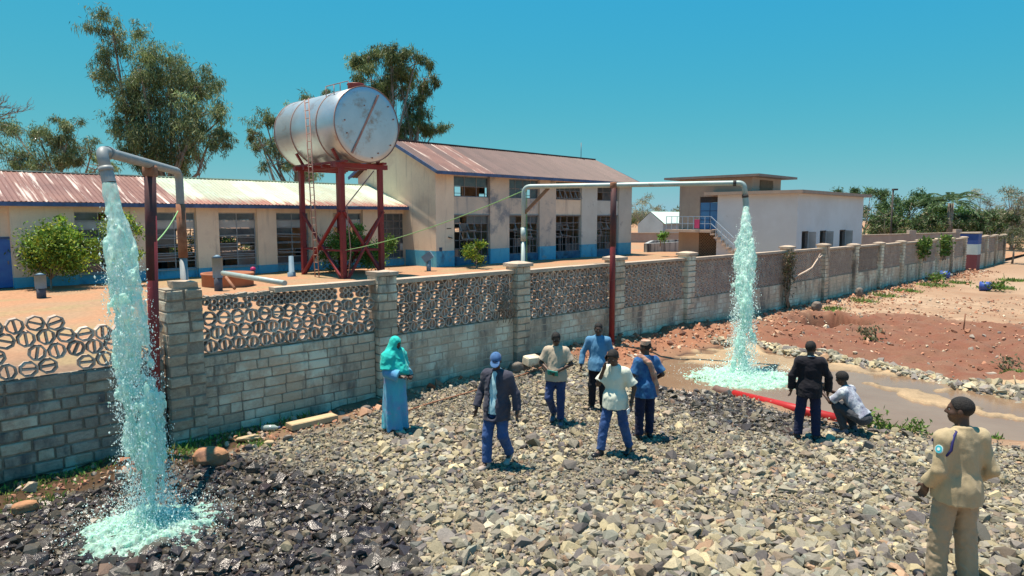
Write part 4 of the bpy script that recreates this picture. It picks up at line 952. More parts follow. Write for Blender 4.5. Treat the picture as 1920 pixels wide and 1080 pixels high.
def water_mat():
    """aerated water: pale turquoise, light passes through it, thin places clear"""
    m = bpy.data.materials.new('white_water'); m.use_nodes = True; N, L = m.node_tree.nodes, m.node_tree.links; b_ = N['Principled BSDF']
    tc = N.new('ShaderNodeTexCoord'); mp = N.new('ShaderNodeMapping'); mp.inputs['Scale'].default_value = (1, 1, .35); L.new(tc.outputs['Object'], mp.inputs[0])
    n = N.new('ShaderNodeTexNoise'); n.inputs['Scale'].default_value = 13; n.inputs['Detail'].default_value = 7; L.new(mp.outputs[0], n.inputs['Vector'])
    r = N.new('ShaderNodeValToRGB'); r.color_ramp.elements[0].position = .34; r.color_ramp.elements[0].color = (.56, .90, .80, 1); r.color_ramp.elements[1].position = .70; r.color_ramp.elements[1].color = (.88, 1.0, .94, 1)
    L.new(n.outputs['Fac'], r.inputs[0]); L.new(r.outputs[0], b_.inputs['Base Color']); b_.inputs['Roughness'].default_value = .4; b_.inputs['Specular IOR Level'].default_value = .3
    tr = N.new('ShaderNodeBsdfTranslucent'); L.new(r.outputs[0], tr.inputs[0]); mx = N.new('ShaderNodeMixShader'); mx.inputs[0].default_value = .5; L.new(b_.outputs[0], mx.inputs[1]); L.new(tr.outputs[0], mx.inputs[2])
    n2 = N.new('ShaderNodeTexNoise'); n2.inputs['Scale'].default_value = 20; n2.inputs['Detail'].default_value = 6; L.new(mp.outputs[0], n2.inputs['Vector'])
    mr = N.new('ShaderNodeMapRange'); mr.inputs[1].default_value = .40; mr.inputs[2].default_value = .60; mr.inputs[3].default_value = .04; mr.inputs[4].default_value = .55; L.new(n2.outputs['Fac'], mr.inputs[0])
    tp = N.new('ShaderNodeBsdfTransparent'); m2 = N.new('ShaderNodeMixShader'); L.new(mr.outputs[0], m2.inputs[0]); L.new(mx.outputs[0], m2.inputs[1]); L.new(tp.outputs[0], m2.inputs[2])
    L.new(m2.outputs[0], N['Material Output'].inputs['Surface']); return m
M_water = water_mat()
M_foam = M_water.copy(); M_foam.name = 'foam'
for n_ in M_foam.node_tree.nodes:
    if n_.type == 'MAP_RANGE': n_.inputs[3].default_value = 0.; n_.inputs[4].default_value = .5
    if n_.type == 'VALTORGB': n_.color_ramp.elements[0].color = (.50, .92, .76, 1); n_.color_ramp.elements[1].color = (.74, 1.0, .86, 1)
M_drop = mat('water_drops', (.80, .97, .92), .3, spec=.5, fine=0)
OCT_V = np.array([[1, 0, 0], [-1, 0, 0], [0, 1, 0], [0, -1, 0], [0, 0, 1], [0, 0, -1]], float); OCT_F = np.array([[0, 2, 4], [2, 1, 4], [1, 3, 4], [3, 0, 4], [2, 0, 5], [1, 2, 5], [3, 1, 5], [0, 3, 5]])
def drops(name, p, s, st, parent):
    n = len(p); v = OCT_V[None] * s[:, None, None] * np.stack([np.ones(n), np.ones(n), st], 1)[:, None, :] + p[:, None, :]
    v = v + R.normal(0, .25, v.shape) * s[:, None, None]
    o = mobj(name, npmesh(name, v.reshape(-1, 3), (OCT_F[None] + (np.arange(n) * 6)[:, None, None]).reshape(-1, 3)), M_drop, parent); tag(o, kind='stuff'); return o
def jet(name, label, p0, p1, prof, h, breakup, foam_r, n_drop, seed, zg, dsize=.011):
    """falling water from nozzle p0 to the ground p1; prof gives the radius along the drop"""
    th = thing(name, label, 'water jet', p1); p0, p1 = np.array(p0), np.array(p1); H_ = p0[2] - p1[2]
    def axis(f):
        q = np.clip(f, 0, 1) ** .82; return p0[0] + (p1[0] - p0[0]) * q, p0[1] + (p1[1] - p0[1]) * q
    rm = max(r for _, r in prof) * 1.7
    lo = np.minimum(p0, p1) - [rm, rm, .05]; hi = np.maximum(p0, p1) + [rm, rm, .02]
    X, Y, Z = axes(lo, hi, h); X, Y, Z = X[:, None, None], Y[None, :, None], Z[None, None, :]
    f = (p0[2] - Z) / H_; ax, ay = axis(f); r = np.interp(np.clip(f, 0, 1), [a for a, _ in prof], [b_ for _, b_ in prof]); br = np.interp(np.clip(f, 0, 1), *breakup)
    D = np.sqrt((X - ax) ** 2 + (Y - ay) ** 2)
    F = np.full(np.broadcast_shapes(D.shape, Z.shape), .3, np.float32); D = np.broadcast_to(D, F.shape); m = D < r * 1.8 + .03
    xx, yy, zz_ = [np.broadcast_to(q, F.shape)[m] for q in (X, Y, Z)]; rr = np.broadcast_to(r, F.shape)[m]; bb = np.broadcast_to(br, F.shape)[m]; dd = D[m]
    n_ = fbm(xx * 5 + seed, yy * 5, zz_ * 1.9, 4); nf = fbm(xx * 18 + seed, yy * 18, zz_ * 8 + seed, 3)
    ff_ = np.clip((p0[2] - zz_) / H_, 0, 1); F[m] = dd - rr * (.95 + bb * (1.35 * n_ + .62 * nf - .14 - .36 * sstep(.40, .85, ff_)))
    F[:, :, 0] = .3; F[0] = F[-1] = .3; F[:, 0] = F[:, -1] = .3
    F = np.where(np.broadcast_to(Z, F.shape) > p0[2] + .01, .3, F)
    v, q = surf(F, lo, h); mobj('stream', npmesh('stream', v, q, True), M_water, th)
    g = .06 + .94 * R.random(n_drop) ** .55; gx_, gy_ = axis(g); rr = np.interp(g, [a for a, _ in prof], [b_ for _, b_ in prof])
    an = R.random(n_drop) * 6.283; rd = rr * np.abs(R.normal(.9, .38, n_drop)); p = np.stack([gx_ + rd * np.cos(an), gy_ + rd * np.sin(an), p0[2] - g * H_], 1)
    drops('spray', p, np.exp(R.normal(math.log(dsize), .45, n_drop)), R.uniform(1, 2.6, n_drop), th)
    # foam where it lands
    fr = foam_r; lo = np.array([p1[0] - 1.5 * fr, p1[1] - 1.3 * fr, zg - .1]); hi = np.array([p1[0] + 1.5 * fr, p1[1] + 1.3 * fr, zg + .3]); hh = max(h, fr / 45)
    X, Y, Z = axes(lo, hi, hh); X, Y, Z = X[:, None, None], Y[None, :, None], Z[None, None, :]
    rr = np.sqrt(((X - p1[0]) / fr / 1.15) ** 2 + ((Y - p1[1]) / fr) ** 2); S = np.broadcast_shapes(X.shape, Y.shape, Z.shape)
    xx, yy, zz_ = [np.broadcast_to(q, S) for q in (X, Y, Z)]
    hgt = .15 * np.exp(-(rr * 1.2) ** 2) - .08 * rr ** 2 + .07
    F = zz_ - zg - hgt * .75 - .13 * fbm(xx * 9 + seed, yy * 9, zz_ * 8, 4); F = F.astype(np.float32)
    F[0] = F[-1] = .3; F[:, 0] = F[:, -1] = .3; F[:, :, -1] = .3; F[:, :, 0] = .3
    v, q = surf(F, lo, hh); mobj('foam', npmesh('foam', v, q, True), M_foam, th)
    n = n_drop // 2; an = R.random(n) * 6.283; rd = fr * np.abs(R.normal(.55, .45, n)); p = np.stack([p1[0] + rd * np.cos(an) * 1.2, p1[1] + rd * np.sin(an), zg + np.abs(R.normal(.05, .16, n))], 1)
    drops('splash_drops', p, np.exp(R.normal(math.log(dsize), .45, n)), R.uniform(.8, 1.6, n), th)
    return th
L1 = G(288, 992, .02)
jet('near_water_jet', 'thick white water falling from the near pipe onto the black gravel', N1, L1, [(0, .085), (.08, .11), (.2, .16), (.35, .19), (.55, .195), (.75, .21), (1, .25)], .0155,
    ([0, .06, .25, .45, .6, .8, 1], [.1, .35, .75, .95, 1.35, 1.75, 1.7]), .62, 15000, 3.3, .03, .0038)
L2 = G(1391, 708, -.16)
jet('far_water_jet', 'white water falling from the far pipe into the muddy puddle', N2, L2, [(0, .09), (.08, .125), (.2, .19), (.35, .225), (.6, .23), (.8, .25), (1, .32)], .021,
    ([0, .06, .2, .5, .7, 1], [.1, .5, .9, 1.1, 1.45, 1.8]), 1.0, 11000, 8.1, -.16, .0058)

# ------------------------------------------------------------------ pipes, vents and odds in the yard and on the ground
rp0, rp1 = G(1342, 717, .02), G(1566, 776, .02); rp0[2] = gz(rp0[0], rp0[1]) + .11; rp1[2] = gz(rp1[0], rp1[1]) + .11
rp2 = rp1 + (rp1 - rp0) * .12
rpt = thing('red_pipe', 'long red pipe lying by the puddle behind the black suited man', 'pipe', (rp0 + rp1) / 2 - [0, 0, .1])
q = rp0 + (rp1 - rp0) * .17
MB().tube([q, rp2], .105, 16).build('pipe_body', mat('bright_red_pipe', (.42, .022, .02), .42, var=(.33, .02, .02), scale=5, fine=.06), rpt)
MB().tube([rp0, rp0 + (q - rp0) * .2, q + (rp2 - q) * .01], [.12, .109, .109], 16, caps=False).tube([rp0 + (q - rp0) * .02, q], .09, 16).build('worn_pipe_end', mat('worn_pipe_end', (.10, .055, .05), .8, var=(.17, .11, .09), scale=6), rpt)
M_vent = mat('blue_grey_vent_paint', (.13, .22, .30), .6, var=(.17, .26, .33), scale=4, fine=.08); M_ventd = mat('dark_vent_pipe', (.075, .085, .11), .7, fine=.1)
def vent(px, py_base, py_top, label, d_base, r=.16, style=0, z=.87):
    p = G(px, py_base, z); top = At(px, py_top, p[1])[2]; hh = top - z; th = thing('vent_pipe', label, 'vent pipe', p, 'vent pipes standing in the yard')
    if style == 0:
        MB().tube([p - [0, 0, .2], p + [0, 0, hh * .5]], r * .82, 14).build('stem', M_ventd, th); MB().lathe([(r, hh * .38), (r * 1.02, hh * .93), (r * 1.15, hh * .92), (r * .2, hh), (0, hh)], tuple(p), 16).build('hood', M_vent, th)
    elif style == 1:
        MB().tube([p - [0, 0, .2], p + [0, 0, hh * .82]], r, 12).build('stem', M_vent, th); MB().lathe([(r * 1.9, hh * .78), (r * 2, hh * .97), (0, hh)], tuple(p), 14).build('hood', M_ventd, th)
    elif style == 2:
        MB().tube([p - [0, 0, .2], p + [0, 0, hh * .6]], r, 12).build('stem', M_vent, th); MB().obox(p + [-.05, 0, hh * .78], (.24, 0, .17), (0, .2, 0), (-.12, 0, .17)).build('hood', M_vent, th)
    else: MB().lathe([(r * 1.5, -.1), (r * 1.5, .2), (r, .22), (r * .85, hh), (0, hh + .01)], tuple(p), 14).build('stem', M_vent, th)
    return th
vent(78, 558, 512, 'blue grey vent pipe with conical hood on the open yard', 0, .19)
vent(410, 546, 478, 'tall blue grey vent pipe beside the rusty round tank cover', 0, .20)
vent(547, 518, 480, 'plain pale grey stub pipe near the red tank legs', 0, .14, 3)
vent(804, 508, 474, 'vent pipe with a tipped square hood behind the coping', 0, .13, 2)
vent(823, 500, 463, 'vent pipe with flat round cap by the gable wall', 0, .12, 1)
M_terra = mat('terracotta_rust', (.38, .15, .08), .8, var=(.32, .12, .065), scale=2, fine=.1)
rc = G(408, 541, .87); th = thing('round_tank_cover', 'low round rust red tank rising from the yard behind the wall', 'tank', rc)
sR = 44 / 1250. * (rc[1] + 1.4) * 1.02; cz_ = (rc[0], rc[1] + sR, .87)
MB().lathe([(sR, -.3), (sR, .50), (sR * 1.03, .52), (sR * 1.03, .60), (sR * .93, .60), (sR * .93, .42), (0, .40)], cz_, 36).build('tank_ring', M_terra, th)
MB().box((cz_[0] - sR * .5, cz_[1] - .12, 1.28), (cz_[0] + sR * .3, cz_[1] + .12, 1.46)).build('cover_beam', mat('dark_rust', (.16, .07, .05), .9), th)
pp = [At(418, 512, 23.0), At(534, 531, 20.2)]; tag(MB().tube(pp, .085, 12).build('laid_pipe', M_galvl), 'pale green pipe sloping from the tall vent down to the wall coping', 'pipe', kind='thing')
tag(MB().tube([At(424, 520, 22.6), At(440, 541, 21.8)], .05, 8).build('prop_stick', M_rustp), 'short brown stick propped beside the tall vent pipe', 'stick', kind='thing')
hy_ = G(475, 521, .87); th = thing('hydrant', 'tiny dark hydrant with magenta top on the yard', 'hydrant', hy_); MB().lathe([(.1, 0), (.08, .25), (.12, .28), (.12, .34), (.06, .4)], tuple(hy_), 10).build('stem', M_ventd, th); MB().lathe([(.13, .4), (.13, .5), (.05, .56), (0, .56)], tuple(hy_), 10).build('wheel', mat('magenta_paint', (.42, .02, .12), .5), th)

def rock_mesh(name, size, seed, n=3, amp=.28):
    bm = bmesh.new(); bmesh.ops.create_icosphere(bm, subdivisions=n, radius=1.0)
    v = np.array([q.co[:] for q in bm.verts])
    v = np.sign(v) * np.abs(v) ** .72; v /= np.linalg.norm(v, axis=1).max()
    k = 1 + amp * fbm(v[:, 0] * 1.6 + seed, v[:, 1] * 1.6, v[:, 2] * 1.6, 4); v = v * k[:, None] * np.asarray(size)
    for q, p in zip(bm.verts, v): q.co = p
    me = bpy.data.meshes.new(name); bm.to_mesh(me); bm.free(); return me
def rock(name, label, px, py, size, m, rz=0, seed=1., cat='rock', sink=.25, amp=.28, tilt=0):
    p = G(px, py); z = float(gz(p[0], p[1])); o = mobj(name, rock_mesh(name, size, seed, 3, amp), m, None, Matrix.Translation((p[0], p[1], z + size[2] * (1 - sink))) @ Matrix.Rotation(rz, 4, 'Z') @ Matrix.Rotation(tilt, 4, 'X')); tag(o, label, cat, kind='thing'); return o
M_orange = mat('orange_rock', (.40, .21, .105), .9, var=(.32, .15, .08), scale=2.5, blotch=(.25, .13, .085), bl=(.5, .64), bscale2=3, bump=.8, bscale=14, fine=.15)
M_sandy = mat('sandy_stone', (.46, .36, .22), .9, var=(.38, .28, .17), scale=3, bump=.6, bscale=18, fine=.12)
M_darkst = mat('dark_stone', (.13, .11, .10), .9, var=(.2, .17, .14), scale=3, bump=.6, bscale=18)
rock('boulder', 'large orange boulder at the edge of the wet gravel', 395, 872, (.30, .20, .19), M_orange, .2, 2.2)
rock('rock', 'small orange rock in the mud at the picture edge', 48, 962, (.17, .12, .10), M_orange, .6, 5.1)
rock('flat_stone', 'flat pale orange stone slab leaning behind the boulder', 466, 828, (.24, .15, .06), M_sandy, .5, 7.7, sink=.1, tilt=-.35)
rock('rock', 'small dark stone on bare soil left of the robed woman', 686, 776, (.12, .09, .08), M_darkst, .4, 3.9)
rock('rock', 'little pale stone beside the flat stone slab', 505, 836, (.10, .08, .05), M_sandy, .1, 4.4)
rock('rock', 'dark lump among the stones beside the timber slab', 649, 792, (.09, .07, .06), M_darkst, .3, 9.4)
rock('rock', 'pale stone lying on the red field beyond the pit', 1629, 600, (.20, .14, .10), mat('chalk_stone', (.6, .55, .48), .9), .3, 2.9)
rock('rock', 'dark clump at the foot of the far wall', 1611, 552, (.22, .16, .28), M_darkst, .3, 1.9)
rock('rock', 'dark clod on the rim of the dug pit', 1531, 578, (.30, .22, .24), M_darkst, .9, 6.3)
rock('rock', 'grey debris lump standing in the puddle near the far jet', 1358, 690, (.24, .14, .13), mat('wet_debris', (.19, .16, .13), .6, var=(.3, .26, .2), scale=5), .2, 8.8, cat='debris')
tb = thing('concrete_post', 'pale broken concrete post lying on the soil below the wall', 'post', G(585, 800)); p = G(542, 808); q = G(628, 788)
for e in (p, q): e[2] = float(gz(e[0], e[1])) + .09
MB().beam(p, q, .26, .10).build('post_body', M_sandy, tb); MB().beam(p + (q - p) * .02 + [0, 0, .051], p + (q - p) * .97 + [0, 0, .051], .20, .01).build('worn_face', mat('worn_concrete', (.50, .38, .22), .9, var=(.44, .33, .2), scale=4), tb)
# broken foot of the third pillar
k2 = 2 * BAY
bp = thing('fallen_block', 'tan concrete block fallen before the broken pillar foot', 'block', W(k2 - .25, -.55)); mobj('block_body', BLK_A[2], None, bp, Matrix.Translation(W(k2 - .28, -.62, float(gz(*W(k2 - .28, -.62)[:2])) + .33)) @ Matrix.Rotation(.7, 4, 'Z') @ Matrix.Rotation(.15, 4, 'X') @ Matrix.Diagonal((.40, .26, .22, 1)))
bp2 = thing('fallen_slab', 'grey concrete slab leaning beside the broken pillar foot', 'slab', W(k2 + .3, -.8)); mobj('slab_body', BLK_D[3], None, bp2, Matrix.Translation(W(k2 + .22, -.85, float(gz(*W(k2 + .2, -.85)[:2])) + .17)) @ Matrix.Rotation(.95, 4, 'Z') @ Matrix.Rotation(.5, 4, 'X') @ Matrix.Diagonal((.62, .16, .26, 1)))
rock('rock', 'rounded orange stone beside the leaning grey slab', 991, 693, (.13, .10, .12), M_orange, .2, 3.2)
rock('rock', 'dark squared stone under the fallen tan block', 968, 700, (.22, .18, .17), M_darkst, .5, 5.8)
# small litter
def bottle(px, py, label, m, r=.045, L=.26, rz=.4):
    p = G(px, py); z = float(gz(p[0], p[1])) + r * 1.05; d = np.array([math.cos(rz), math.sin(rz), 0]); c = np.array([p[0], p[1], z]); th = thing('bottle', label, 'bottle', c)
    MB().tube([c - d * L * .5, c - d * L * .47, c + d * L * .18, c + d * L * .34, c + d * L * .42], [r * .7, r, r, r * .42, r * .4], 12).build('bottle_body', m, th); MB().tube([c + d * L * .41, c + d * L * .5], r * .45, 10).build('bottle_cap', M_fascia, th)
bottle(508, 809, 'clear plastic bottle lying beside the pale concrete post', mat('clear_plastic', (.55, .66, .62), .15, trans=.5, fine=0), .055, .34, .1)
M_jug = mat('blue_plastic', (.03, .07, .30), .4, var=(.05, .10, .36), scale=3)
for px, py, lb in ((1772, 516, 'small blue jug lying at the foot of the far wall'), (1848, 539, 'small blue jug lying beside green weeds on the far ground')):
    p = G(px, py); r = .26; th = thing('jug', lb, 'jug', p); z = float(gz(p[0], p[1])); c = np.array([p[0], p[1], z + r]); d = np.array([.8, -.6, 0])
    MB().tube([c - d * .3, c - d * .28, c + d * .2, c + d * .3], [r * .8, r, r, r * .5], 14).build('jug_body', M_jug, th); MB().tube([c + d * .3, c + d * .42], r * .3, 10).build('jug_neck', M_panel, th)
s_ = G(1807, 613); s_[2] = float(gz(s_[0], s_[1])); tag(MB().tube([s_ - [0, 0, .1], At(1810, 588, s_[1] - .02)], .022, 6).build('marker_stick', M_rustp), 'thin rusty stick standing upright in the red field', 'stick', kind='thing')
s_ = G(1908, 728); s_[2] = float(gz(s_[0], s_[1])); tag(MB().tube([s_ - [0, 0, .1], At(1901, 704, s_[1])], .014, 6).build('marker_stick', mat('pale_stick', (.5, .38, .25), .9)), 'pale twig leaning over the stone bank', 'stick', kind='thing')
lpx = At(1671, 420, 72); th = thing('lamp_post', 'thin dark lamp post rising from the far trees', 'lamp post', lpx); tz_ = At(1671, 357, 72)[2]
MB().tube([(lpx[0], lpx[1], 0), (lpx[0], lpx[1], tz_)], .09, 7).build('post', M_dark, th); MB().box((lpx[0] - .1, lpx[1] - .3, tz_), (lpx[0] + .35, lpx[1] + .1, tz_ + .18)).build('lamp_head', M_dark, th)
# thin cable across the gravel edge
cp = [G(x, y) for x, y in ((750, 778), (815, 757), (880, 738), (930, 722), (1000, 700), (1060, 684))]
for c in cp: c[2] = float(gz(c[0], c[1])) + .06
tag(MB().tube(cp, .016, 6).build('reinforcing_rod', M_rustp), 'thin brown rod lying along the upper gravel edge', 'rod', kind='thing')
# ------------------------------------------------------------------ vegetation
def leaf_mat(name, trans=.3, rough=.55):
    m = bpy.data.materials.new(name); m.use_nodes = True; N, L = m.node_tree.nodes, m.node_tree.links; b_ = N['Principled BSDF']
    a = N.new('ShaderNodeAttribute'); a.attribute_name = 'col'; L.new(a.outputs['Color'], b_.inputs['Base Color']); b_.inputs['Roughness'].default_value = rough; b_.inputs['Specular IOR Level'].default_value = .3
    t = N.new('ShaderNodeBsdfTranslucent'); L.new(a.outputs['Color'], t.inputs[0]); x = N.new('ShaderNodeMixShader'); x.inputs[0].default_value = trans
    L.new(b_.outputs[0], x.inputs[1]); L.new(t.outputs[0], x.inputs[2]); L.new(x.outputs[0], N['Material Output'].inputs['Surface']); return m
M_leaf = leaf_mat('foliage')
M_bark = mat('pale_bark', (.20, .16, .13), .9, var=(.29, .25, .21), scale=3, bump=.5, bscale=12, fine=.15)
M_twig = mat('dry_twigs', (.30, .22, .16), .9, var=(.22, .16, .12), scale=4)
def leaves_mesh(name, p, d, L, Wd, col, fold=.0):
    """a narrow diamond for each leaf: p base, d direction, L length, Wd width"""
    n = len(p); r = np.cross(d, R.normal(size=(n, 3))); r /= np.linalg.norm(r, axis=1)[:, None] + 1e-9
    m = p + d * (L * .45)[:, None]; v = np.stack([p, m + r * (Wd / 2)[:, None], p + d * L[:, None], m - r * (Wd / 2)[:, None]], 1).reshape(-1, 3)
    me = npmesh(name, v, np.arange(4 * n).reshape(-1, 4)); vattr(me, 'col', np.repeat(np.clip(col, .004, .9), 4, 0)); return me
def unit(v): return v / (np.linalg.norm(v, axis=-1, keepdims=True) + 1e-9)
def crown_points(blobs, dens, shell=.35):
    """twig points gathered in tufts spread through each clump, so that gaps stay open between the tufts"""
    P = []; B = []; T_ = []
    for i, (c, r) in enumerate(blobs):
        r = np.asarray(r); n = max(4, int(dens * (r[0] * r[1] * r[2]) ** (2 / 3.))); m = max(3, n // 9)
        sc_ = unit(R.normal(size=(m, 3))) * (R.uniform(.15, 1.05, (m, 1)) ** .6); k = R.integers(0, m, n)
        q = sc_[k] + R.normal(0, 1, (n, 3)) * np.array([.17, .17, .2]) * np.exp(R.normal(0, .25, m))[k][:, None]; P.append(np.asarray(c) + q * r); B.append(np.full(n, i)); T_.append(np.exp(R.normal(0, .22, m))[k])
    return np.concatenate(P), np.concatenate(B), np.concatenate(T_)
def tree(name, label, base, blobs, cols, leaf=(.32, .05), per=14, dens=22, droop=.8, trunk=.28, group=None, fork=.4, cat='tree', spread=.11, up=0., stem_mat=None, branch=.35, part=('crown', 'trunk')):
    """tapered trunk, limbs to each clump, twigs through the clump and leaf faces hung on the twigs"""
    base = np.asarray(base, float); th = thing(name, label, cat, base, group)
    cen = np.mean([np.asarray(c) for c, _ in blobs], 0); fk = base + (cen - base) * fork; fk[:2] = base[:2] + (cen[:2] - base[:2]) * fork * .5
    tb_ = MB(); tb_.tube([base - [0, 0, .3], base + (fk - base) * .5 + [trunk * .4, 0, 0], fk], [trunk, trunk * .8, trunk * .62], 8)
    tp, tb, tt_ = crown_points(blobs, dens)
    for i, (c, r) in enumerate(blobs):
        c = np.asarray(c); mid = fk + (c - fk) * .5 + R.normal(0, .1, 3) * np.linalg.norm(c - fk) * .5 + [0, 0, -.06 * np.linalg.norm(c - fk)]
        tb_.tube([fk, mid, c, c + R.normal(0, .3, 3) * r[0]], [trunk * .5, trunk * .3, trunk * .15, trunk * .05], 6)
        k = np.where(tb == i)[0]
        for j in k[:: max(1, int(1 / branch * len(k) / 26) if len(k) > 26 else 1)]:
            a = (mid if R.random() < .3 else c) + R.normal(0, .12, 3) * r[0]; tb_.tube([a, (a + tp[j]) / 2 + R.normal(0, .07, 3) * r[0], tp[j]], [trunk * .1, trunk * .06, trunk * .025], 4, caps=False)
    tb_.build(part[1], stem_mat or M_bark, th)
    n = len(tp) * per; q = np.repeat(tp, per, 0) + R.normal(0, 1, (n, 3)) * np.repeat(np.array([np.mean(blobs[b][1]) for b in tb]), per)[:, None] * spread * np.array([1, 1, .9])
    d = unit(R.normal(size=(n, 3)) * (1 - droop * .6) + np.array([0, 0, -droop + up]))
    cc = np.asarray(cols)[R.integers(0, len(cols), n)] * np.exp(R.normal(0, .22, (n, 1))) * np.repeat(tt_, per)[:, None]
    L = leaf[0] * np.exp(R.normal(0, .25, n)); me = leaves_mesh(part[0], q, d, L, leaf[1] * np.exp(R.normal(0, .2, n)), cc); mobj(part[0], me, M_leaf, th); return th
def blobs_px(lst, Y, dj=.12):
    o = []
    for x, y, rx, ry in lst:
        Yj = Y * (1 + dj * (R.random() - .5) * .35); k = Yj / 1250.; o.append((At(x, y, Yj), (rx * k, rx * k * .85, ry * k)))
    return o
def foot(px, Y, z=.8): p = At(px, 400, Y); p[2] = z; return p
EUC = [(.15, .20, .075), (.20, .24, .095), (.11, .155, .06), (.26, .28, .14), (.085, .12, .05)]
GT = 'tall trees behind the halls'
tree('tall_tree', 'tallest feathery tree with a slanting upper crown behind the long hall', foot(318, 47), blobs_px([(212, 62, 42, 36), (198, 115, 38, 40), (228, 175, 42, 42), (262, 130, 40, 30), (320, 130, 62, 42), (365, 160, 42, 48), (300, 190, 62, 50), (370, 220, 48, 52), (300, 255, 72, 44), (235, 245, 36, 40), (395, 255, 32, 36), (330, 300, 50, 30), (412, 225, 22, 30), (255, 290, 40, 26)], 47),
     EUC, (.32, .045), 30, 48, .85, .34, GT)
tree('spreading_tree', 'low spreading tree behind the far end of the long hall', foot(120, 49), blobs_px([(25, 245, 46, 26), (75, 262, 42, 30), (130, 240, 34, 22), (120, 285, 40, 28), (30, 295, 44, 26), (172, 285, 36, 26), (185, 312, 40, 18), (75, 310, 50, 18), (-40, 260, 50, 40)], 49),
     EUC, (.30, .045), 26, 40, .8, .26, GT)
tree('slender_tree', 'grey green tree standing behind the silver tank', foot(560, 52), blobs_px([(500, 235, 30, 30), (535, 210, 28, 22), (585, 190, 30, 18), (612, 180, 18, 12), (492, 275, 30, 26), (535, 270, 36, 34), (520, 310, 30, 20), (565, 325, 40, 16), (590, 250, 30, 40), (480, 250, 18, 22)], 52),
     EUC, (.32, .045), 24, 36, .85, .26, GT)
tree('weeping_tree', 'tall dark tree with drooping tufts between tank and tall hall', foot(745, 60), blobs_px([(690, 108, 30, 24), (735, 105, 34, 24), (778, 118, 30, 26), (700, 150, 34, 26), (750, 150, 40, 32), (795, 150, 22, 30), (720, 195, 36, 32), (775, 200, 30, 30), (760, 240, 40, 24), (815, 245, 30, 18), (700, 235, 34, 26), (740, 270, 44, 16), (668, 110, 14, 26)], 60),
     [(.11, .15, .045), (.15, .185, .06), (.08, .115, .04), (.19, .21, .09)], (.40, .055), 30, 44, .9, .34, GT)
# bare boughs reaching in at the edge
bt = thing('bare_tree', 'leafless grey boughs reaching in at the picture edge', 'tree', foot(-120, 45)); bb = MB(); r0 = foot(-120, 45); k0 = At(-70, 240, 45); bb.tube([r0, (r0 + k0) / 2 + [.3, 0, 0], k0], [.3, .24, .16], 8)
def twig(a, dpx, lv, r):
    e = At(a[0] + dpx[0], a[1] + dpx[1], 45); s = At(a[0], a[1], 45); m_ = (s + e) / 2 + R.normal(0, .08, 3); bb.tube([s, m_, e], [r, r * .75, r * .5], 5)
    if lv:
        for _ in range(3): f = R.uniform(.6, 1.05); twig((a[0] + dpx[0] * f, a[1] + dpx[1] * f), (dpx[0] * R.uniform(.35, .7), dpx[1] * R.uniform(.1, .8) + R.uniform(-12, 6)), lv - 1, r * .55)
twig((-70, 240), (50, -36), 3, .09); twig((-60, 235), (60, -15), 3, .07); bb.build('trunk', M_bark, bt)
# trees beyond the compound on the far side
DRY = [(.22, .21, .13), (.17, .18, .095), (.29, .26, .18)]; DK = [(.05, .105, .035), (.075, .135, .042), (.036, .075, .03), (.105, .165, .055)]
GF = 'trees beyond the house'; SHR0 = [(.15, .24, .04), (.20, .28, .06)]
tree('thorn_tree', 'thin dry thorn tree between the tall hall and the house', foot(1205, 95, 0), blobs_px([(1205, 372, 28, 10), (1190, 385, 22, 10), (1238, 390, 22, 8), (1215, 400, 40, 12), (1260, 398, 24, 9)], 95), DRY, (.34, .06), 12, 14, .1, .16, GF, branch=.8)
tree('thorn_tree', 'low scrub behind the green roofed shed', foot(1195, 120, 0), blobs_px([(1180, 405, 40, 14), (1230, 408, 50, 12), (1290, 405, 40, 12)], 120), DK + DRY, (.5, .12), 16, 14, .1, .16, GF)
tree('umbrella_tree', 'flat topped green tree over the white house roof', foot(1620, 88, 0), blobs_px([(1598, 362, 34, 8), (1632, 360, 30, 8), (1655, 372, 28, 10), (1645, 395, 24, 16), (1640, 425, 24, 16)], 88), DK, (.42, .1), 16, 22, .05, .2, GF)
tree('dense_tree', 'dense dark evergreen beside the white house', foot(1690, 82, 0), blobs_px([(1670, 385, 36, 16), (1710, 378, 36, 16), (1740, 384, 30, 16), (1690, 410, 40, 20), (1655, 420, 24, 18), (1730, 415, 30, 20), (1690, 432, 50, 14)], 82), DK, (.4, .12), 18, 24, .1, .3, GF)
tree('round_bush_tree', 'rounded bright green tree before the palm', foot(1775, 76, 0), blobs_px([(1755, 400, 34, 18), (1795, 405, 40, 20), (1770, 425, 44, 16), (1825, 420, 30, 16)], 76), [(.10, .20, .05), (.14, .24, .06), (.07, .14, .045)], (.36, .1), 20, 26, .15, .25, GF)
tree('dry_tree', 'pale leafless looking thorn tree right of the palm', foot(1845, 86, 0), blobs_px([(1838, 365, 26, 16), (1858, 385, 26, 18), (1835, 398, 30, 16), (1850, 420, 26, 16)], 86), DRY, (.3, .05), 13, 16, .0, .2, GF, branch=.9)
tree('dry_tree', 'tall pale thorn tree at the far picture edge', foot(1900, 80, 0), blobs_px([(1890, 362, 26, 12), (1915, 372, 30, 16), (1895, 395, 28, 18), (1935, 390, 40, 24), (1905, 420, 34, 18)], 80), DRY + DK[:1], (.32, .06), 15, 20, .0, .22, GF, branch=.9)
tree('scrub_bush', 'olive scrub bush at the end of the boundary wall', foot(1905, 62, -.2), blobs_px([(1890, 430, 26, 18), (1915, 440, 30, 20), (1930, 415, 24, 20), (1900, 455, 24, 12)], 62), [(.11, .13, .06), (.15, .15, .08), (.07, .09, .04)], (.26, .05), 16, 22, .1, .1, GF, cat='bush')
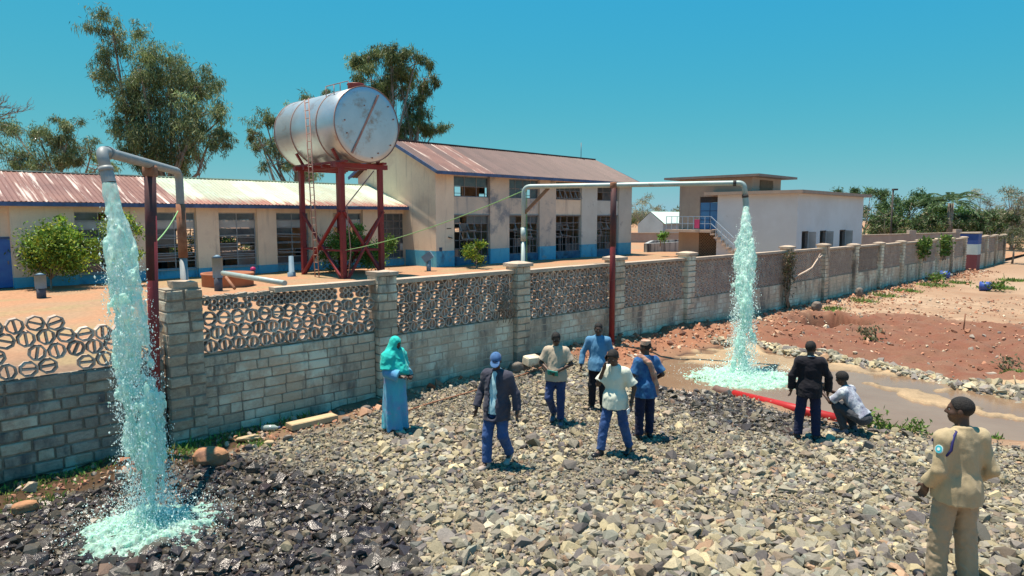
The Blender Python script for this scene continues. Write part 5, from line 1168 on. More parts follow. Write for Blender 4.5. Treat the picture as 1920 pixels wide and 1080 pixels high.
for i, (px, Y) in enumerate(((1560, 140), (1450, 150), (1330, 160), (1060, 150), (940, 160), (1990, 110), (2120, 120), (600, 150), (420, 150), (250, 150), (60, 140), (-120, 130))):
    lb = 'distant scrub tree ' + ('beyond the white house roof', 'behind the flat roofed house front', 'behind the house balcony', 'behind the tall brown roof end', 'behind the tall roof near its gable', 'past the far picture edge by the wall end', 'furthest out past the wall end', 'behind the silver tank', 'behind the middle of the long hall', 'behind the tallest tree', 'behind the spreading tree', 'behind the leafless boughs')[i]
    tree('far_tree', lb, foot(px, Y, 0), blobs_px([(px - 30, 396, 40, 12), (px + 30, 398, 40, 11), (px, 404, 60, 10)], Y), DK + DRY, (.7, .2), 12, 10, .1, .2, 'distant scrub trees')
for i, (px, Y, w_, lb) in enumerate(((1660, 78, 34, 'low green bush filling in beside the white house wall'), (1745, 72, 36, 'low green bush under the palm'), (1815, 74, 34, 'low bush behind the painted gate pillar'), (1860, 78, 34, 'olive bush under the pale thorn tree'), (1930, 84, 50, 'olive bush beneath the tall pale thorn tree'), (1895, 100, 60, 'distant green thicket beyond the wall end'), (1840, 110, 60, 'distant green thicket behind the gate'))):
    tree('scrub_bush', lb, foot(px, Y, 0), blobs_px([(px - w_ * .6, 420, w_ * .7, 13), (px + w_ * .6, 418, w_ * .7, 14), (px, 432, w_, 12), (px, 405, w_ * .6, 12)], Y), DK + DRY[:1], (.34, .1), 22, 30, .1, .12, GF, cat='bush')
for t_, lb in ((9.5, 'green bush behind the long hall glimpsed through its window'), (14.2, 'green bush behind the hall seen through the window by the tank legs'), (18.5, 'green bush behind the hall near the tall gable')):
    c_ = W(t_, 36.5, 2.0); tree('scrub_bush', lb, W(t_, 36.5, .8), [(c_ + [dx, dy, dz], (1.5, 1.4, 1.1)) for dx, dy, dz in ((-1.2, 0, -.3), (1.2, .3, -.2), (0, .4, .6))], DK + SHR0, (.2, .08), 22, 30, .1, .08, 'bushes behind the long hall', cat='bush')
# palm
pm = thing('date_palm', 'date palm with arching fronds above the green trees', 'palm', foot(1783, 74, 0), GF); pc = At(1783, 381, 74); MB().tube([foot(1783, 74, -.3), pc], [.35, .28], 9).build('trunk', M_bark, pm)
for k in range(26):
    a = k * 2.4; e = math.radians(R.uniform(5, 75)); L = R.uniform(3.0, 4.2); pts = []; hd = np.array([math.cos(a), math.sin(a), 0])
    for j in range(7): s = j / 6; pts.append(pc + hd * L * s * math.cos(e) + np.array([0, 0, L * (s * math.sin(e) - .55 * s * s)]))
    P = []; D = []
    for j in range(24):
        f = .12 + .86 * j / 23; i0 = min(5, int(f * 6)); p = pts[i0] + (pts[i0 + 1] - pts[i0]) * (f * 6 - i0); dr_ = unit(pts[i0 + 1] - pts[i0]); sd = np.cross(dr_, [0, 0, 1.])
        for s in (-1, 1): P.append(p); D.append(unit(sd * s + dr_ * .9 + np.array([0, 0, -.35])))
    n = len(P); mobj('frond', leaves_mesh('frond', np.array(P), np.array(D), np.full(n, .6), np.full(n, .10), np.array([.075, .13, .055]) * np.exp(R.normal(0, .2, (n, 1)))), M_leaf, pm)
# shrubs in the yard
SHR = [(.15, .26, .03), (.21, .32, .04), (.10, .19, .025), (.34, .38, .045), (.07, .14, .025)]
def shrub(label, pxb, pyb, blobs, z=.87, cols=SHR, leaf=(.13, .06), per=26, dens=70, Yoff=0., name='shrub'):
    b0 = G(pxb, pyb, z); b0 = b0 + np.array([0, 0, 0]); return tree(name, label, b0, blobs_px(blobs, b0[1] + Yoff), cols, leaf, per, dens, .1, .05, 'shrubs in the yard', .25, 'bush', .30, .25, M_bark, .7, ('foliage', 'stem'))
shrub('round yellow green shrub against the cream hall near the blue door', 95, 545, [(82, 450, 38, 32), (118, 458, 38, 34), (62, 474, 28, 28), (95, 488, 48, 28), (130, 490, 28, 26), (100, 470, 44, 34), (112, 416, 10, 11), (145, 440, 13, 9)], .8, SHR, (.14, .065), 34, 95)
shrub('tall yellow green shrub growing behind the near jet', 215, 540, [(235, 408, 26, 18), (215, 440, 24, 26), (250, 435, 18, 18), (185, 465, 22, 24), (240, 470, 22, 22), (175, 490, 18, 12)], .8)
shrub('bright green shrub seen between the red tank legs', 655, 514, [(640, 468, 30, 28), (675, 465, 34, 30), (705, 483, 28, 22), (620, 485, 16, 16), (665, 440, 18, 14), (725, 462, 16, 12)], .8, [(.14, .25, .04), (.19, .30, .055), (.09, .17, .03)], (.17, .07), 32, 85)
shrub('small bright bush before the grey pilasters of the tall hall', 893, 505, [(890, 466, 17, 15), (878, 478, 12, 9), (903, 462, 11, 10), (893, 486, 14, 9)], .8, SHR, (.16, .075), 34, 95)
shrub('feathery green bush behind the wall at the white house', 1462, 470, [(1455, 435, 20, 12), (1475, 440, 18, 12), (1448, 456, 20, 10), (1440, 468, 24, 8), (1470, 462, 14, 8)], .6, [(.06, .14, .035), (.09, .19, .05), (.04, .09, .03)], (.16, .07), 26, 60)
shrub('small green plant above the stained trough', 1238, 455, [(1238, 448, 10, 8), (1245, 440, 7, 8)], 1.9, [(.08, .18, .03), (.12, .22, .04)], (.2, .09))
# growth on the boundary wall
def creeper(label, t, z0, z1, wd, cols, leaf=(.10, .05), n=900, name='creeper'):
    p0 = W(t, -.08); th = thing(name, label, 'creeper', W(t, -.1, float(gz(*p0[:2]))), 'creepers on the boundary wall'); tb_ = MB()
    for k in range(4):
        x = t + R.uniform(-.2, .2); pts = []
        for j in range(7): pts.append(W(x + R.normal(0, wd * .22), -.11 - R.random() * .08, z0 + (z1 - z0) * j / 6))
        tb_.tube(pts, [.04 * (1 - j / 8) for j in range(7)], 5)
    tb_.build('vine_stem', M_twig, th); f = R.random(n) ** .6; q = np.array([W(t + R.normal(0, wd * .45), -.14 + R.normal(0, .07), z0 + (z1 - z0) * (.15 + .85 * a)) for a in f])
    mobj('foliage', leaves_mesh('foliage', q, unit(R.normal(size=(n, 3)) + [0, 0, -.3]), leaf[0] * np.exp(R.normal(0, .25, n)), leaf[1] * np.exp(R.normal(0, .2, n)), np.asarray(cols)[R.integers(0, len(cols), n)] * np.exp(R.normal(0, .25, (n, 1)))), M_leaf, th); return th
creeper('half dry creeper trailing down a pillar of the far wall', 24.75, .0, 2.45, .5, [(.13, .10, .06), (.08, .10, .035), (.18, .14, .09)], (.12, .05), 700)
GRN = [(.09, .17, .03), (.13, .2, .04), (.06, .11, .025)]
creeper('green creeper over a far bay of the wall', 46.2, 1.1, 2.5, 1.3, GRN, (.22, .12), 700); creeper('bushy green creeper over the bay before the gate pillar', 51.6, .9, 2.6, 1.5, GRN, (.22, .12), 900)
vn = thing('dead_vine', 'tangle of dead brown vine on the screen beside the third pillar', 'vine', W(8.1, -.05)); mb = MB()
for k in range(26):
    x = 8.05 - abs(R.normal(0, .28)); z0 = R.uniform(1.2, 1.9); mb.tube([W(x + R.normal(0, .1), .02, z0), W(x + R.normal(0, .12), -.02 - .05 * R.random(), z0 + .25), W(x + R.normal(0, .2), .0, z0 + R.uniform(.35, .75))], [.008, .007, .004], 4)
mb.build('vine_stem', M_twig, vn)
br = thing('dead_branch', 'pale dead branch caught on a far screen panel', 'branch', W(27, -.05)); pts = [W(25.3, -.12, 1.28), W(26.4, -.2, 1.5), W(27.2, -.15, 1.62), W(27.7, -.2, 2.0), W(28.4, -.15, 2.15)]; MB().tube(pts, [.05, .045, .04, .035, .02], 6).tube([pts[3], W(28.0, -.2, 2.25)], [.03, .012], 5).build('branch_wood', mat('pale_deadwood', (.48, .38, .30), .9), br)
# weeds and grass
def grass_patch(pts, n, hgt, sp):
    P = []
    for (px, py, s) in pts: c = G(px, py)[:2]; P.append(c + R.normal(0, 1, (int(n * s), 2)) * sp * s)
    return np.concatenate(P)
gp_ = grass_patch([(30, 905, 1.2), (70, 895, 1), (165, 875, .8), (20, 960, .6), (75, 945, .5), (430, 815, .8), (500, 795, 1.0), (560, 785, .8), (350, 850, .7), (380, 838, .6), (330, 838, .6), (480, 835, .4), (735, 752, .3), (265, 855, .5), (1215, 690, .4),
                   (1710, 805, .5), (1640, 796, .5), (1660, 802, .4), (1860, 812, .3), (1750, 530, 1.4), (1700, 540, 1.0), (1870, 535, 1.4), (1800, 525, .9), (1560, 575, .8), (1620, 560, .9), (1660, 550, .9), (1900, 520, 1.2), (1630, 628, .3), (1895, 695, .4), (1310, 697, .25), (1240, 682, .3)], 420, .1, .30)
gd = (gp_[:, 0] - P0[0]) * NX[0] + (gp_[:, 1] - P0[1]) * NX[1]; gp_ = gp_[gd < -.08]; n = len(gp_); dist = gp_[:, 1]
gcol = np.array([[.11, .23, .05], [.16, .27, .05], [.23, .24, .09], [.28, .24, .13]])[R.choice(4, n, p=[.35, .33, .2, .12])] * np.exp(R.normal(0, .22, (n, 1)))
gme = leaves_mesh('grass', np.stack([gp_[:, 0], gp_[:, 1], gz(gp_[:, 0], gp_[:, 1])], 1), unit(R.normal(0, .55, (n, 3)) + [0, 0, .8]), (.045 + .0022 * dist) * np.exp(R.normal(0, .35, n)), .016 + .0012 * dist, gcol)
tag(mobj('grass', gme, M_leaf), 'patches of short weeds and grass below the wall and round the puddle', 'grass', kind='stuff')
def weed(label, px, py, s, cols=GRN, n=90, z=None):
    p = G(px, py); p[2] = float(gz(p[0], p[1])); th = thing('weed', label, 'plant', p, 'leafy weeds'); q = np.repeat(p[None], n, 0) + R.normal(0, s * .35, (n, 3)) * [1, 1, .5] + [0, 0, s * .45]
    mb = MB()
    for k in range(5): mb.tube([p, p + R.normal(0, s * .3, 3) * [1, 1, 0] + [0, 0, s * .8]], [.008, .004], 4)
    mb.build('stem', M_twig, th); mobj('foliage', leaves_mesh('foliage', q, unit(R.normal(size=(n, 3)) + [0, 0, .5]), np.full(n, s * .30), np.full(n, s * .13), np.asarray(cols)[R.integers(0, len(cols), n)] * np.exp(R.normal(0, .2, (n, 1)))), M_leaf, th)
weed('small green weed growing in the puddle before the far jet', 1312, 700, .22); weed('green weed on the gravel edge behind the crouching man', 1634, 800, .4); weed('leafy weed at the puddle edge near the khaki officer', 1720, 812, .28)
weed('green weed beside the man in the cap hat', 1238, 688, .22); weed('dry grey weed on the red field', 1630, 630, .55, [(.17, .15, .09), (.13, .13, .07)], 120); weed('dark green weed clump behind the far blue jug', 1868, 540, .75, GRN, 140)
weed('green weed clump on the far ground before the wall', 1757, 526, .8, GRN, 140); weed('dry weed at the edge of the red field by the stone bank', 1890, 690, .4, [(.17, .15, .09), (.11, .12, .06)])
# ------------------------------------------------------------------ people: one continuous body each, clothes as shells over it
def _n(v): v = np.asarray(v, float); return v / (np.linalg.norm(v) + 1e-9)
class Field:
    def __init__(s, lo, hi, h):
        s.lo, s.h = np.asarray(lo, float), h; s.ax = axes(lo, hi, h); s.F = np.full([len(a) for a in s.ax], .5, np.float32)
    def win(s, c0, c1, pad):
        sl = []
        for i in range(3):
            a = int(np.clip((min(c0[i], c1[i]) - pad - s.lo[i]) / s.h, 0, len(s.ax[i]) - 1)); b = int(np.clip((max(c0[i], c1[i]) + pad - s.lo[i]) / s.h + 2, 1, len(s.ax[i]))); sl.append(slice(a, max(b, a + 1)))
        return tuple(sl), s.ax[0][sl[0]][:, None, None], s.ax[1][sl[1]][None, :, None], s.ax[2][sl[2]][None, None, :]
    def put(s, sl, d, k, sub=False):
        f = s.F[sl]
        if sub: d = -d; h = np.maximum(k - np.abs(f - d), 0) / k; s.F[sl] = np.maximum(f, d) + h * h * k / 4
        else: h = np.maximum(k - np.abs(f - d), 0) / k; s.F[sl] = np.minimum(f, d) - h * h * k / 4
    def cone(s, a, b, r0, r1, k=.03, flat0=False, flat1=False, sub=False, squash=None):
        a, b = np.asarray(a, float), np.asarray(b, float); sl, X, Y, Z = s.win(a, b, max(r0, r1) + k + 2 * s.h); ba = b - a; L2 = ba @ ba + 1e-9
        x, y, z = X - a[0], Y - a[1], Z - a[2]; tt = (x * ba[0] + y * ba[1] + z * ba[2]) / L2; t = np.clip(tt, 0, 1)
        d = np.sqrt((x - ba[0] * t) ** 2 + (y - ba[1] * t) ** 2 + (z - ba[2] * t) ** 2) - (r0 + (r1 - r0) * t)
        L = math.sqrt(L2)
        if flat1: d = np.maximum(d, (tt - 1) * L)
        if flat0: d = np.maximum(d, -tt * L)
        s.put(sl, d, k, sub)
    def ell(s, c, r, M=None, k=.03, sub=False):
        c, r = np.asarray(c, float), np.asarray(r, float); sl, X, Y, Z = s.win(c, c, r.max() + k + 2 * s.h); x, y, z = X - c[0], Y - c[1], Z - c[2]
        if M is not None:
            M = np.asarray(M); x, y, z = x * M[0, 0] + y * M[1, 0] + z * M[2, 0], x * M[0, 1] + y * M[1, 1] + z * M[2, 1], x * M[0, 2] + y * M[1, 2] + z * M[2, 2]
        k0 = np.sqrt((x / r[0]) ** 2 + (y / r[1]) ** 2 + (z / r[2]) ** 2); k1 = np.sqrt((x / r[0] ** 2) ** 2 + (y / r[1] ** 2) ** 2 + (z / r[2] ** 2) ** 2) + 1e-6
        s.put(sl, k0 * (k0 - 1) / k1, k, sub)
    def torus(s, c, n, R_, r, k=.01, sy=1.0):
        c, n = np.asarray(c, float), _n(n); sl, X, Y, Z = s.win(c, c, R_ + r + .03); x, y, z = X - c[0], Y - c[1], Z - c[2]; h = x * n[0] + y * n[1] + z * n[2]
        q = np.sqrt(np.maximum(x * x + y * y + z * z - h * h, 0)) - R_; s.put(sl, np.sqrt(q * q + h * h) - r, k)
    def cut(s, p, n, c=None, rad=None):
        """remove what lies on the side n points to, all over or within rad of c"""
        p, n = np.asarray(p, float), _n(n); X, Y, Z = s.ax[0][:, None, None], s.ax[1][None, :, None], s.ax[2][None, None, :]
        d = (X - p[0]) * n[0] + (Y - p[1]) * n[1] + (Z - p[2]) * n[2]
        if c is not None: d = np.where((X - c[0]) ** 2 + (Y - c[1]) ** 2 + (Z - c[2]) ** 2 < rad * rad, d, -1.)
        s.F = np.maximum(s.F, d).astype(np.float32)
    def wrinkle(s, amp, fx=9., fz=16., seed=0.):
        m = np.abs(s.F) < .05; i = np.argwhere(m); x, y, z = s.ax[0][i[:, 0]], s.ax[1][i[:, 1]], s.ax[2][i[:, 2]]
        w = fbm(x * fx + seed, y * fx + seed, z * fz + .8 * x * fx, 2); rdg = 1 - np.abs(w) * 3.2
        w2 = fbm(x * fx * 2.3 + 3, y * fx * 2.3, z * fz * 1.5 + seed + .9 * y * fx, 2); s.F[m] -= (amp * (rdg - .35) + amp * .45 * (1 - np.abs(w2) * 4)).astype(np.float32)
    def mesh(s, name):
        F = s.F.copy(); F[0] = F[-1] = .5; F[:, 0] = F[:, -1] = .5; F[:, :, 0] = F[:, :, -1] = .5
        v, q = surf(F, s.lo, s.h); return npmesh(name, v, q, True)
def frame(up, fwd):
    u = _n(up); r = _n(np.cross(fwd, u)); f = np.cross(u, r); return np.stack([r, f, u], 1)      # columns right, forward, up
SKIN = mat('dark_skin', (.055, .028, .018), .5, var=(.075, .038, .024), scale=6, fine=.08, spec=.45)
HAIR = mat('black_hair', (.012, .010, .010), .75, var=(.02, .018, .017), scale=30, bump=.6, bscale=120)
EYE = mat('eye', (.35, .33, .30), .25, fine=0); LENS = mat('dark_lenses', (.01, .01, .012), .15, fine=0)
def cloth(name, c, var=None, rough=.85, scale=5, **k): return mat(name, c, rough, var=var or tuple(x * .82 for x in c), scale=scale, fine=.06, bump=.15, bscale=90, sheen=.1, spec=.2, **k)
BASE = dict(pelvis=(0, 0, .94), chest=(0, 0, 1.25), neck=(0, -.015, 1.475), head=(0, .035, 1.635), yaw=0., pitch=0., roll=0.,
            hipL=(-.09, 0, .91), hipR=(.09, 0, .91), kneeL=(-.105, .03, .50), kneeR=(.105, .03, .50), ankL=(-.11, -.02, .085), ankR=(.11, -.02, .085), toeL=(-.14, 1, 0), toeR=(.14, 1, 0),
            shL=(-.172, -.015, 1.395), shR=(.172, -.015, 1.395), elL=(-.235, -.03, 1.12), elR=(.235, -.03, 1.12), wrL=(-.255, .06, .875), wrR=(.255, .06, .875),
            hdL=(0, .25, -1), hdR=(0, .25, -1), curlL=.35, curlR=.35)
def hand(f, w, d, side, fw, curl):
    """palm, four unequal bent fingers and a thumb off the side of the palm"""
    d = _n(d); nrm = _n(np.cross(d, fw)) * 1.0; across = _n(np.cross(nrm, d)); pm = _n(np.cross(d, across)) * side    # across runs to the thumb
    c = w + d * .05
    f.cone(w, w + d * .03, .026, .027, .02); f.ell(c, (.014 + .004, .04, .05), np.stack([pm, across, d], 1), .02)
    for j, (o, L) in enumerate(((.030, .072), (.011, .082), (-.009, .075), (-.028, .060))):
        b = w + d * .088 + across * o; a1 = curl * .9; p1 = b + _n(d * math.cos(a1) + pm * math.sin(a1)) * L * .5; a2 = curl * 2.2; p2 = p1 + _n(d * math.cos(a2) + pm * math.sin(a2)) * L * .5
        f.cone(b - d * .02, p1, .0105, .0095, .008); f.cone(p1, p2, .0095, .0085, .006)
    b = w + d * .03 + across * .034; p1 = b + _n(d * .75 + across * .62 + pm * .2) * .038; p2 = p1 + _n(d * .95 + across * .15 + pm * (.25 + curl)) * .034
    f.cone(w + d * .025 + across * .02, p1, .014, .0115, .012); f.cone(p1, p2, .0115, .0095, .006)
def person(label, loc, heading, pose, wear, height=1.75, fat=0., h=.0095, group=None):
    J = dict(BASE); J.update(pose); J = {k: (np.array(v, float) if isinstance(v, tuple) else v) for k, v in J.items()}
    s = height / 1.75; th = thing('person', label, 'person', loc)
    rz = math.atan2(heading[1], heading[0]) - math.pi / 2; MWP = Matrix.Translation(Vector(loc)) @ Matrix.Rotation(rz, 4, 'Z') @ Matrix.Scale(s, 4)
    pts = [v for v in J.values() if isinstance(v, np.ndarray)]; pk = [J[k] for k in ('pelvis', 'chest', 'neck', 'head', 'kneeL', 'kneeR', 'ankL', 'ankR', 'shL', 'shR', 'elL', 'elR', 'wrL', 'wrR')]
    lo = np.min(pk, 0) - [.30, .30, .12]; hi = np.max(pk, 0) + [.30, .30, .22]; lo[2] = -.02
    up = _n(J['neck'] - J['pelvis']); sh = _n(J['shR'] - J['shL']); fw = _n(np.cross(up, sh)); T = frame(up, fw); R3 = T
    hp = _n(J['hipR'] - J['hipL']); pel_f = _n(np.cross((0, 0, 1.), hp)) if abs(hp[2]) < .9 else fw
    TP = frame((0, 0, 1.) if 'crouch' not in wear else up, pel_f)
    hd_m = np.array(Matrix.Rotation(J['yaw'], 3, 'Z') @ Matrix.Rotation(J['pitch'], 3, 'X') @ Matrix.Rotation(J['roll'], 3, 'Y'))
    B0 = frame((up * .35 + np.array([0, 0, .65])), fw); Hm = B0 @ hd_m; hc = J['head']; hx = lambda x, y, z: hc + Hm @ np.array([x, y, z])
    rel = lambda x, y, z: J['chest'] + T @ np.array([x, y, z])
    ch, pe = J['chest'], J['pelvis']; bel = (ch + pe) / 2
    # body
    f = Field(lo, hi, h)
    f.ell(pe, (.155 + fat * .5, .108 + fat * .6, .12), TP, .05); f.ell(bel + T[:, 1] * fat * .5, (.138 + fat, .098 + fat, .15), T, .06); f.ell(ch, (.155 + fat * .4, .105 + fat * .4, .18), T, .06)
    f.cone(J['shL'], J['shR'], .045, .045, .07); f.cone(J['neck'] - up * .06, hc + Hm @ [0, -.02, -.05], .058, .052, .03)
    for S in 'LR':
        f.cone(J['sh' + S], J['el' + S], .050, .038, .03); f.cone(J['el' + S], J['wr' + S], .038, .026, .02)
        f.cone(J['hip' + S], J['knee' + S], .078 + fat * .2, .052, .05); f.cone(J['knee' + S], J['ank' + S], .052, .036, .03); f.ell(J['knee' + S] * .7 + J['ank' + S] * .3 - fw * .012, (.045, .045, .09), None, .03)
        tdv = _n(J['toe' + S]); f.cone(J['ank' + S], J['ank' + S] + tdv * .10 - [0, 0, .045], .036, .034, .02); f.cone(J['ank' + S] + tdv * .06 - [0, 0, .05], J['ank' + S] + tdv * .17 - [0, 0, .06], .032, .026, .02)
        hand(f, J['wr' + S], J['hd' + S], 1 if S == 'R' else -1, fw, J['curl' + S])
    # head with jaw, brow, nose, lips, ears
    f.ell(hx(0, -.012, .028), (.074, .094, .088), Hm, .02); f.ell(hx(0, .022, -.045), (.054, .064, .062), Hm, .04); f.ell(hx(0, .05, -.092), (.028, .026, .022), Hm, .03)
    f.cone(hx(-.03, .078, .022), hx(.03, .078, .022), .012, .012, .02); f.cone(hx(0, .085, .01), hx(0, .103, -.026), .009, .014, .012); f.ell(hx(0, .092, -.03), (.020, .012, .011), Hm, .01)
    f.cone(hx(-.018, .078, -.060), hx(.018, .078, -.060), .010, .010, .008); f.cone(hx(-.015, .076, -.072), hx(.015, .076, -.072), .010, .010, .008)
    for e in (-1, 1):
        f.ell(hx(.034 * e, .086, .002), (.016, .012, .011), Hm, .012, sub=True); f.ell(hx(.076 * e, -.008, -.012), (.010, .020, .032), Hm, .012); f.ell(hx(.045 * e, .055, -.03), (.024, .026, .024), Hm, .03)
    bd = mobj('body', f.mesh('body'), SKIN, th, MWP)
    for e in (-1, 1):
        c = hx(.034 * e, .074, .003); MB().lathe([(0, -.0095), (.007, -.006), (.0095, 0), (.007, .006), (0, .0095)], tuple(c), 10).build('eye', EYE, bd, MWP)
    g_sh = lambda hh=h: Field(lo, hi, hh)
    # trousers
    if 'trousers' in wear:
        m, wd = wear['trousers'][0], (wear['trousers'][1] if len(wear['trousers']) > 1 else 0.)
        f = g_sh(); f.ell(pe, (.168 + fat * .55, .122 + fat * .65, .13), TP, .05)
        for S in 'LR':
            k_, a_ = J['knee' + S], J['ank' + S]; dn = _n(a_ - k_); e_ = k_ + dn * (np.linalg.norm(a_ - k_) - .015)
            f.cone(J['hip' + S], k_, .094 + fat * .3, .072 + wd * .6, .05); f.cone(k_, e_, .071 + wd * .6, .060 + wd, .03, flat1=True)
        f.wrinkle(.008, 8, 11, len(label)); 
        if 'crouch' not in wear: f.cut(pe + [0, 0, .115], (0, 0, 1))
        tr = mobj('trousers', f.mesh('trousers'), m, th, MWP)
    if 'shoes' in wear:
        for S in 'LR':
            a_ = J['ank' + S]; tdv = _n(J['toe' + S]); lo_ = np.minimum(a_, a_ + tdv * .25) - [.09, .09, .12]; hi_ = np.maximum(a_, a_ + tdv * .25) + [.09, .09, .08]; f = Field(lo_, hi_, .008)
            bz = np.array([0, 0, -.052]); f.cone(a_ + [0, 0, .015], a_ + bz * .5, .050, .052, .02); f.cone(a_ - tdv * .03 + bz, a_ + tdv * .16 + bz - [0, 0, .004], .045, .043, .02); f.ell(a_ + tdv * .165 + bz, (.048, .048, .034), None, .02)
            flr = a_[2] - .085; 
            pit = math.asin(np.clip(tdv[2], -1, 1)); nv = _n(np.cross(np.cross(tdv, (0, 0, 1.)), tdv)); f.cut(a_ - nv * .083, -nv); mobj('shoe', f.mesh('shoe'), wear['shoes'], th, MWP)
    def torso(f, g, hem, loose=0.):
        """g grows the shell over the body; hem is the height it ends at along the trunk"""
        f.ell(pe, (.160 + g + fat * .5 + loose, .115 + g + fat * .6 + loose, .15), TP, .06); f.ell(bel + T[:, 1] * fat * .5, (.142 + g + fat, .102 + g + fat, .17), T, .07); f.ell(ch, (.160 + g + fat * .4, .108 + g + fat * .4, .19), T, .06)
        if hem < .86 and 'crouch' not in wear: f.cone(pe, pe - up * (.94 - hem), .16 + g + loose * 1.2, .165 + g + loose * 1.6, .05)
        f.cone(J['shL'], J['shR'], .052 + g, .052 + g, .09)
        for S in 'LR': f.cone(J['neck'] - up * .035, J['sh' + S] * .85 + J['neck'] * .15, .055 + g * .4, .05 + g * .6, .05)
        f.cone(J['neck'] - up * .09, J['neck'] + up * .0, .085, .060, .04, flat1=True)
        if 'crouch' not in wear: f.cut(pe - up * (.94 - hem), -up)
        else: f.cut(pe + up * .0 + fw * 0, _n(-up - fw * .2))
    def sleeves(f, g, frac, wide=0.):
        for S in 'LR':
            a, b, c = J['sh' + S], J['el' + S], J['wr' + S]
            if frac <= 1: f.cone(a, a + (b - a) * frac, .050 + g, .050 + g + wide, .07, flat1=True)
            else: f.cone(a, b, .049 + g, .043 + g, .07); f.cone(b, b + (c - b) * (frac - 1), .044 + g, .036 + g + wide, .02, flat1=True)
    if 'shirt' in wear:
        W_ = wear['shirt']; f = g_sh(); jk_ = 'jacket' in wear; torso(f, .008 if jk_ else .016, W_.get('hem', .86), 0. if jk_ else W_.get('loose', .012))
        if not jk_: sleeves(f, .010, W_.get('sleeve', .62), W_.get('wide', .012))
        f.wrinkle(.003 if jk_ else W_.get('amp', .0055), *W_.get('fold', (9, 7)), len(label) * .7)
        f.cone(J['neck'] - up * .05, J['neck'] + up * .02, .085, .066, .02, flat1=True); f.torus(J['neck'] + up * .012 + fw * .005, _n(up + fw * .25), .064, .013, .012)
        so = mobj('shirt', f.mesh('shirt'), W_['m'], th, MWP)
        if W_.get('buttons'):
            mb = MB()
            for i in range(6): p = ch + T @ np.array([0, .125 + fat, .16 - i * .09]); mb.obox(p, T[:, 0] * .006, T[:, 1] * .003, T[:, 2] * .006)
    if 'jacket' in wear:
        W_ = wear['jacket']; f = g_sh(); torso(f, .032, W_.get('hem', .80), .008); sleeves(f, .020, 1.93, .008); f.wrinkle(.0065, 7, 12, 3.3)
        if W_.get('open'):
            for i in range(9):          # the front hangs open: wedge from the throat widening, then the skirts part again
                z = .27 - i * .085; w_ = (.030, .05, .062, .068, .066, .060, .056, .06, .075)[i]
                f.cone(rel(0, .10, z), rel(0, .30, z), w_, w_ * 1.05, .02, sub=True)
        f.torus(J['neck'] + up * .0 - fw * .005, _n(up + fw * .35), .072, .014, .012)
        jk = mobj('jacket', f.mesh('jacket'), W_['m'], th, MWP)
        if W_.get('open'):
            for e in (-1, 1):
                mb = MB(); pts = [(.055, .085, .20), (.10, .125, .10), (.075, .150, -.02), (.068, .146, .02), (.048, .115, .16)]
                v0 = [rel(e * x, y + .022, z) for x, y, z in pts]; v1 = [rel(e * x, y + .010, z) for x, y, z in pts]; n = len(pts); mb.add(v0 + v1, [tuple(range(n)), tuple(range(2 * n - 1, n - 1, -1))] + [(i, (i + 1) % n, n + (i + 1) % n, n + i) for i in range(n)]); mb.build('lapel', W_['m'], jk, MWP)
    if 'robe' in wear:
        f = g_sh(.011); f.ell(ch, (.185, .135, .2), T, .06); f.ell(bel, (.185, .145, .2), T, .06); f.cone(J['shL'], J['shR'], .085, .085, .06); f.cone(pe + [0, 0, .1], (pe[0], pe[1], .06), .19, .235, .08, flat1=True); sleeves(f, .035, 1.8, .04)
        i = np.argwhere(np.abs(f.F) < .07); x, y, z = f.ax[0][i[:, 0]] - pe[0], f.ax[1][i[:, 1]] - pe[1], f.ax[2][i[:, 2]]; a = np.arctan2(y, x); gr = np.clip((1.15 - z) / 1.1, .12, 1)
        f.F[tuple(i.T)] -= (.022 * gr * (np.sin(a * 7 + 2.2 * np.sin(z * 2.6)) + .6 * np.sin(a * 12 + 3 * z))).astype(np.float32); f.wrinkle(.006, 8, 6, 2.2); mobj('robe', f.mesh('robe'), wear['robe'], th, MWP)
        f = g_sh(.010); f.ell(hx(0, -.012, .022), (.092, .112, .110), Hm, .03); f.cone(hx(0, -.01, -.05), J['neck'], .092, .115, .06); f.cone(J['neck'] - up * .02, ch + T @ [0, .035, -.13], .15, .235, .08); f.cone(J['shL'], J['elL'] * .8 + J['shL'] * .2, .115, .125, .06, flat1=True); f.cone(J['shR'], J['elR'] * .8 + J['shR'] * .2, .115, .125, .06, flat1=True); f.cone(J['shL'], J['shR'], .112, .112, .05)
        f.cut(ch + T @ [0, 0, -.17], _n(-up + T[:, 0] * .35)); f.ell(hx(0, .105, -.012), (.058, .06, .082), Hm, .012, sub=True)
        f.wrinkle(.010, 6, 9, 5.); mobj('headscarf', f.mesh('headscarf'), wear['scarf'], th, MWP)
    if 'hair' in wear:
        f = Field(hc - .19, hc + .19, .007); t_ = wear['hair']; f.ell(hx(0, -.016, .032), (.076 + t_, .096 + t_, .089 + t_), Hm, .01); f.cut(hx(0, .055, .045), Hm @ np.array([0, .8, -.55])); f.cut(hx(0, -.02, -.035), Hm @ np.array([0, .15, -1.]))
        f.ell(hx(0, .06, -.04), (.10, .075, .075), Hm, .01, sub=True)
        for e in (-1, 1): f.ell(hx(.080 * e, .005, -.02), (.022, .030, .035), Hm, .008, sub=True)
        mobj('hair', f.mesh('hair'), HAIR, bd, MWP)
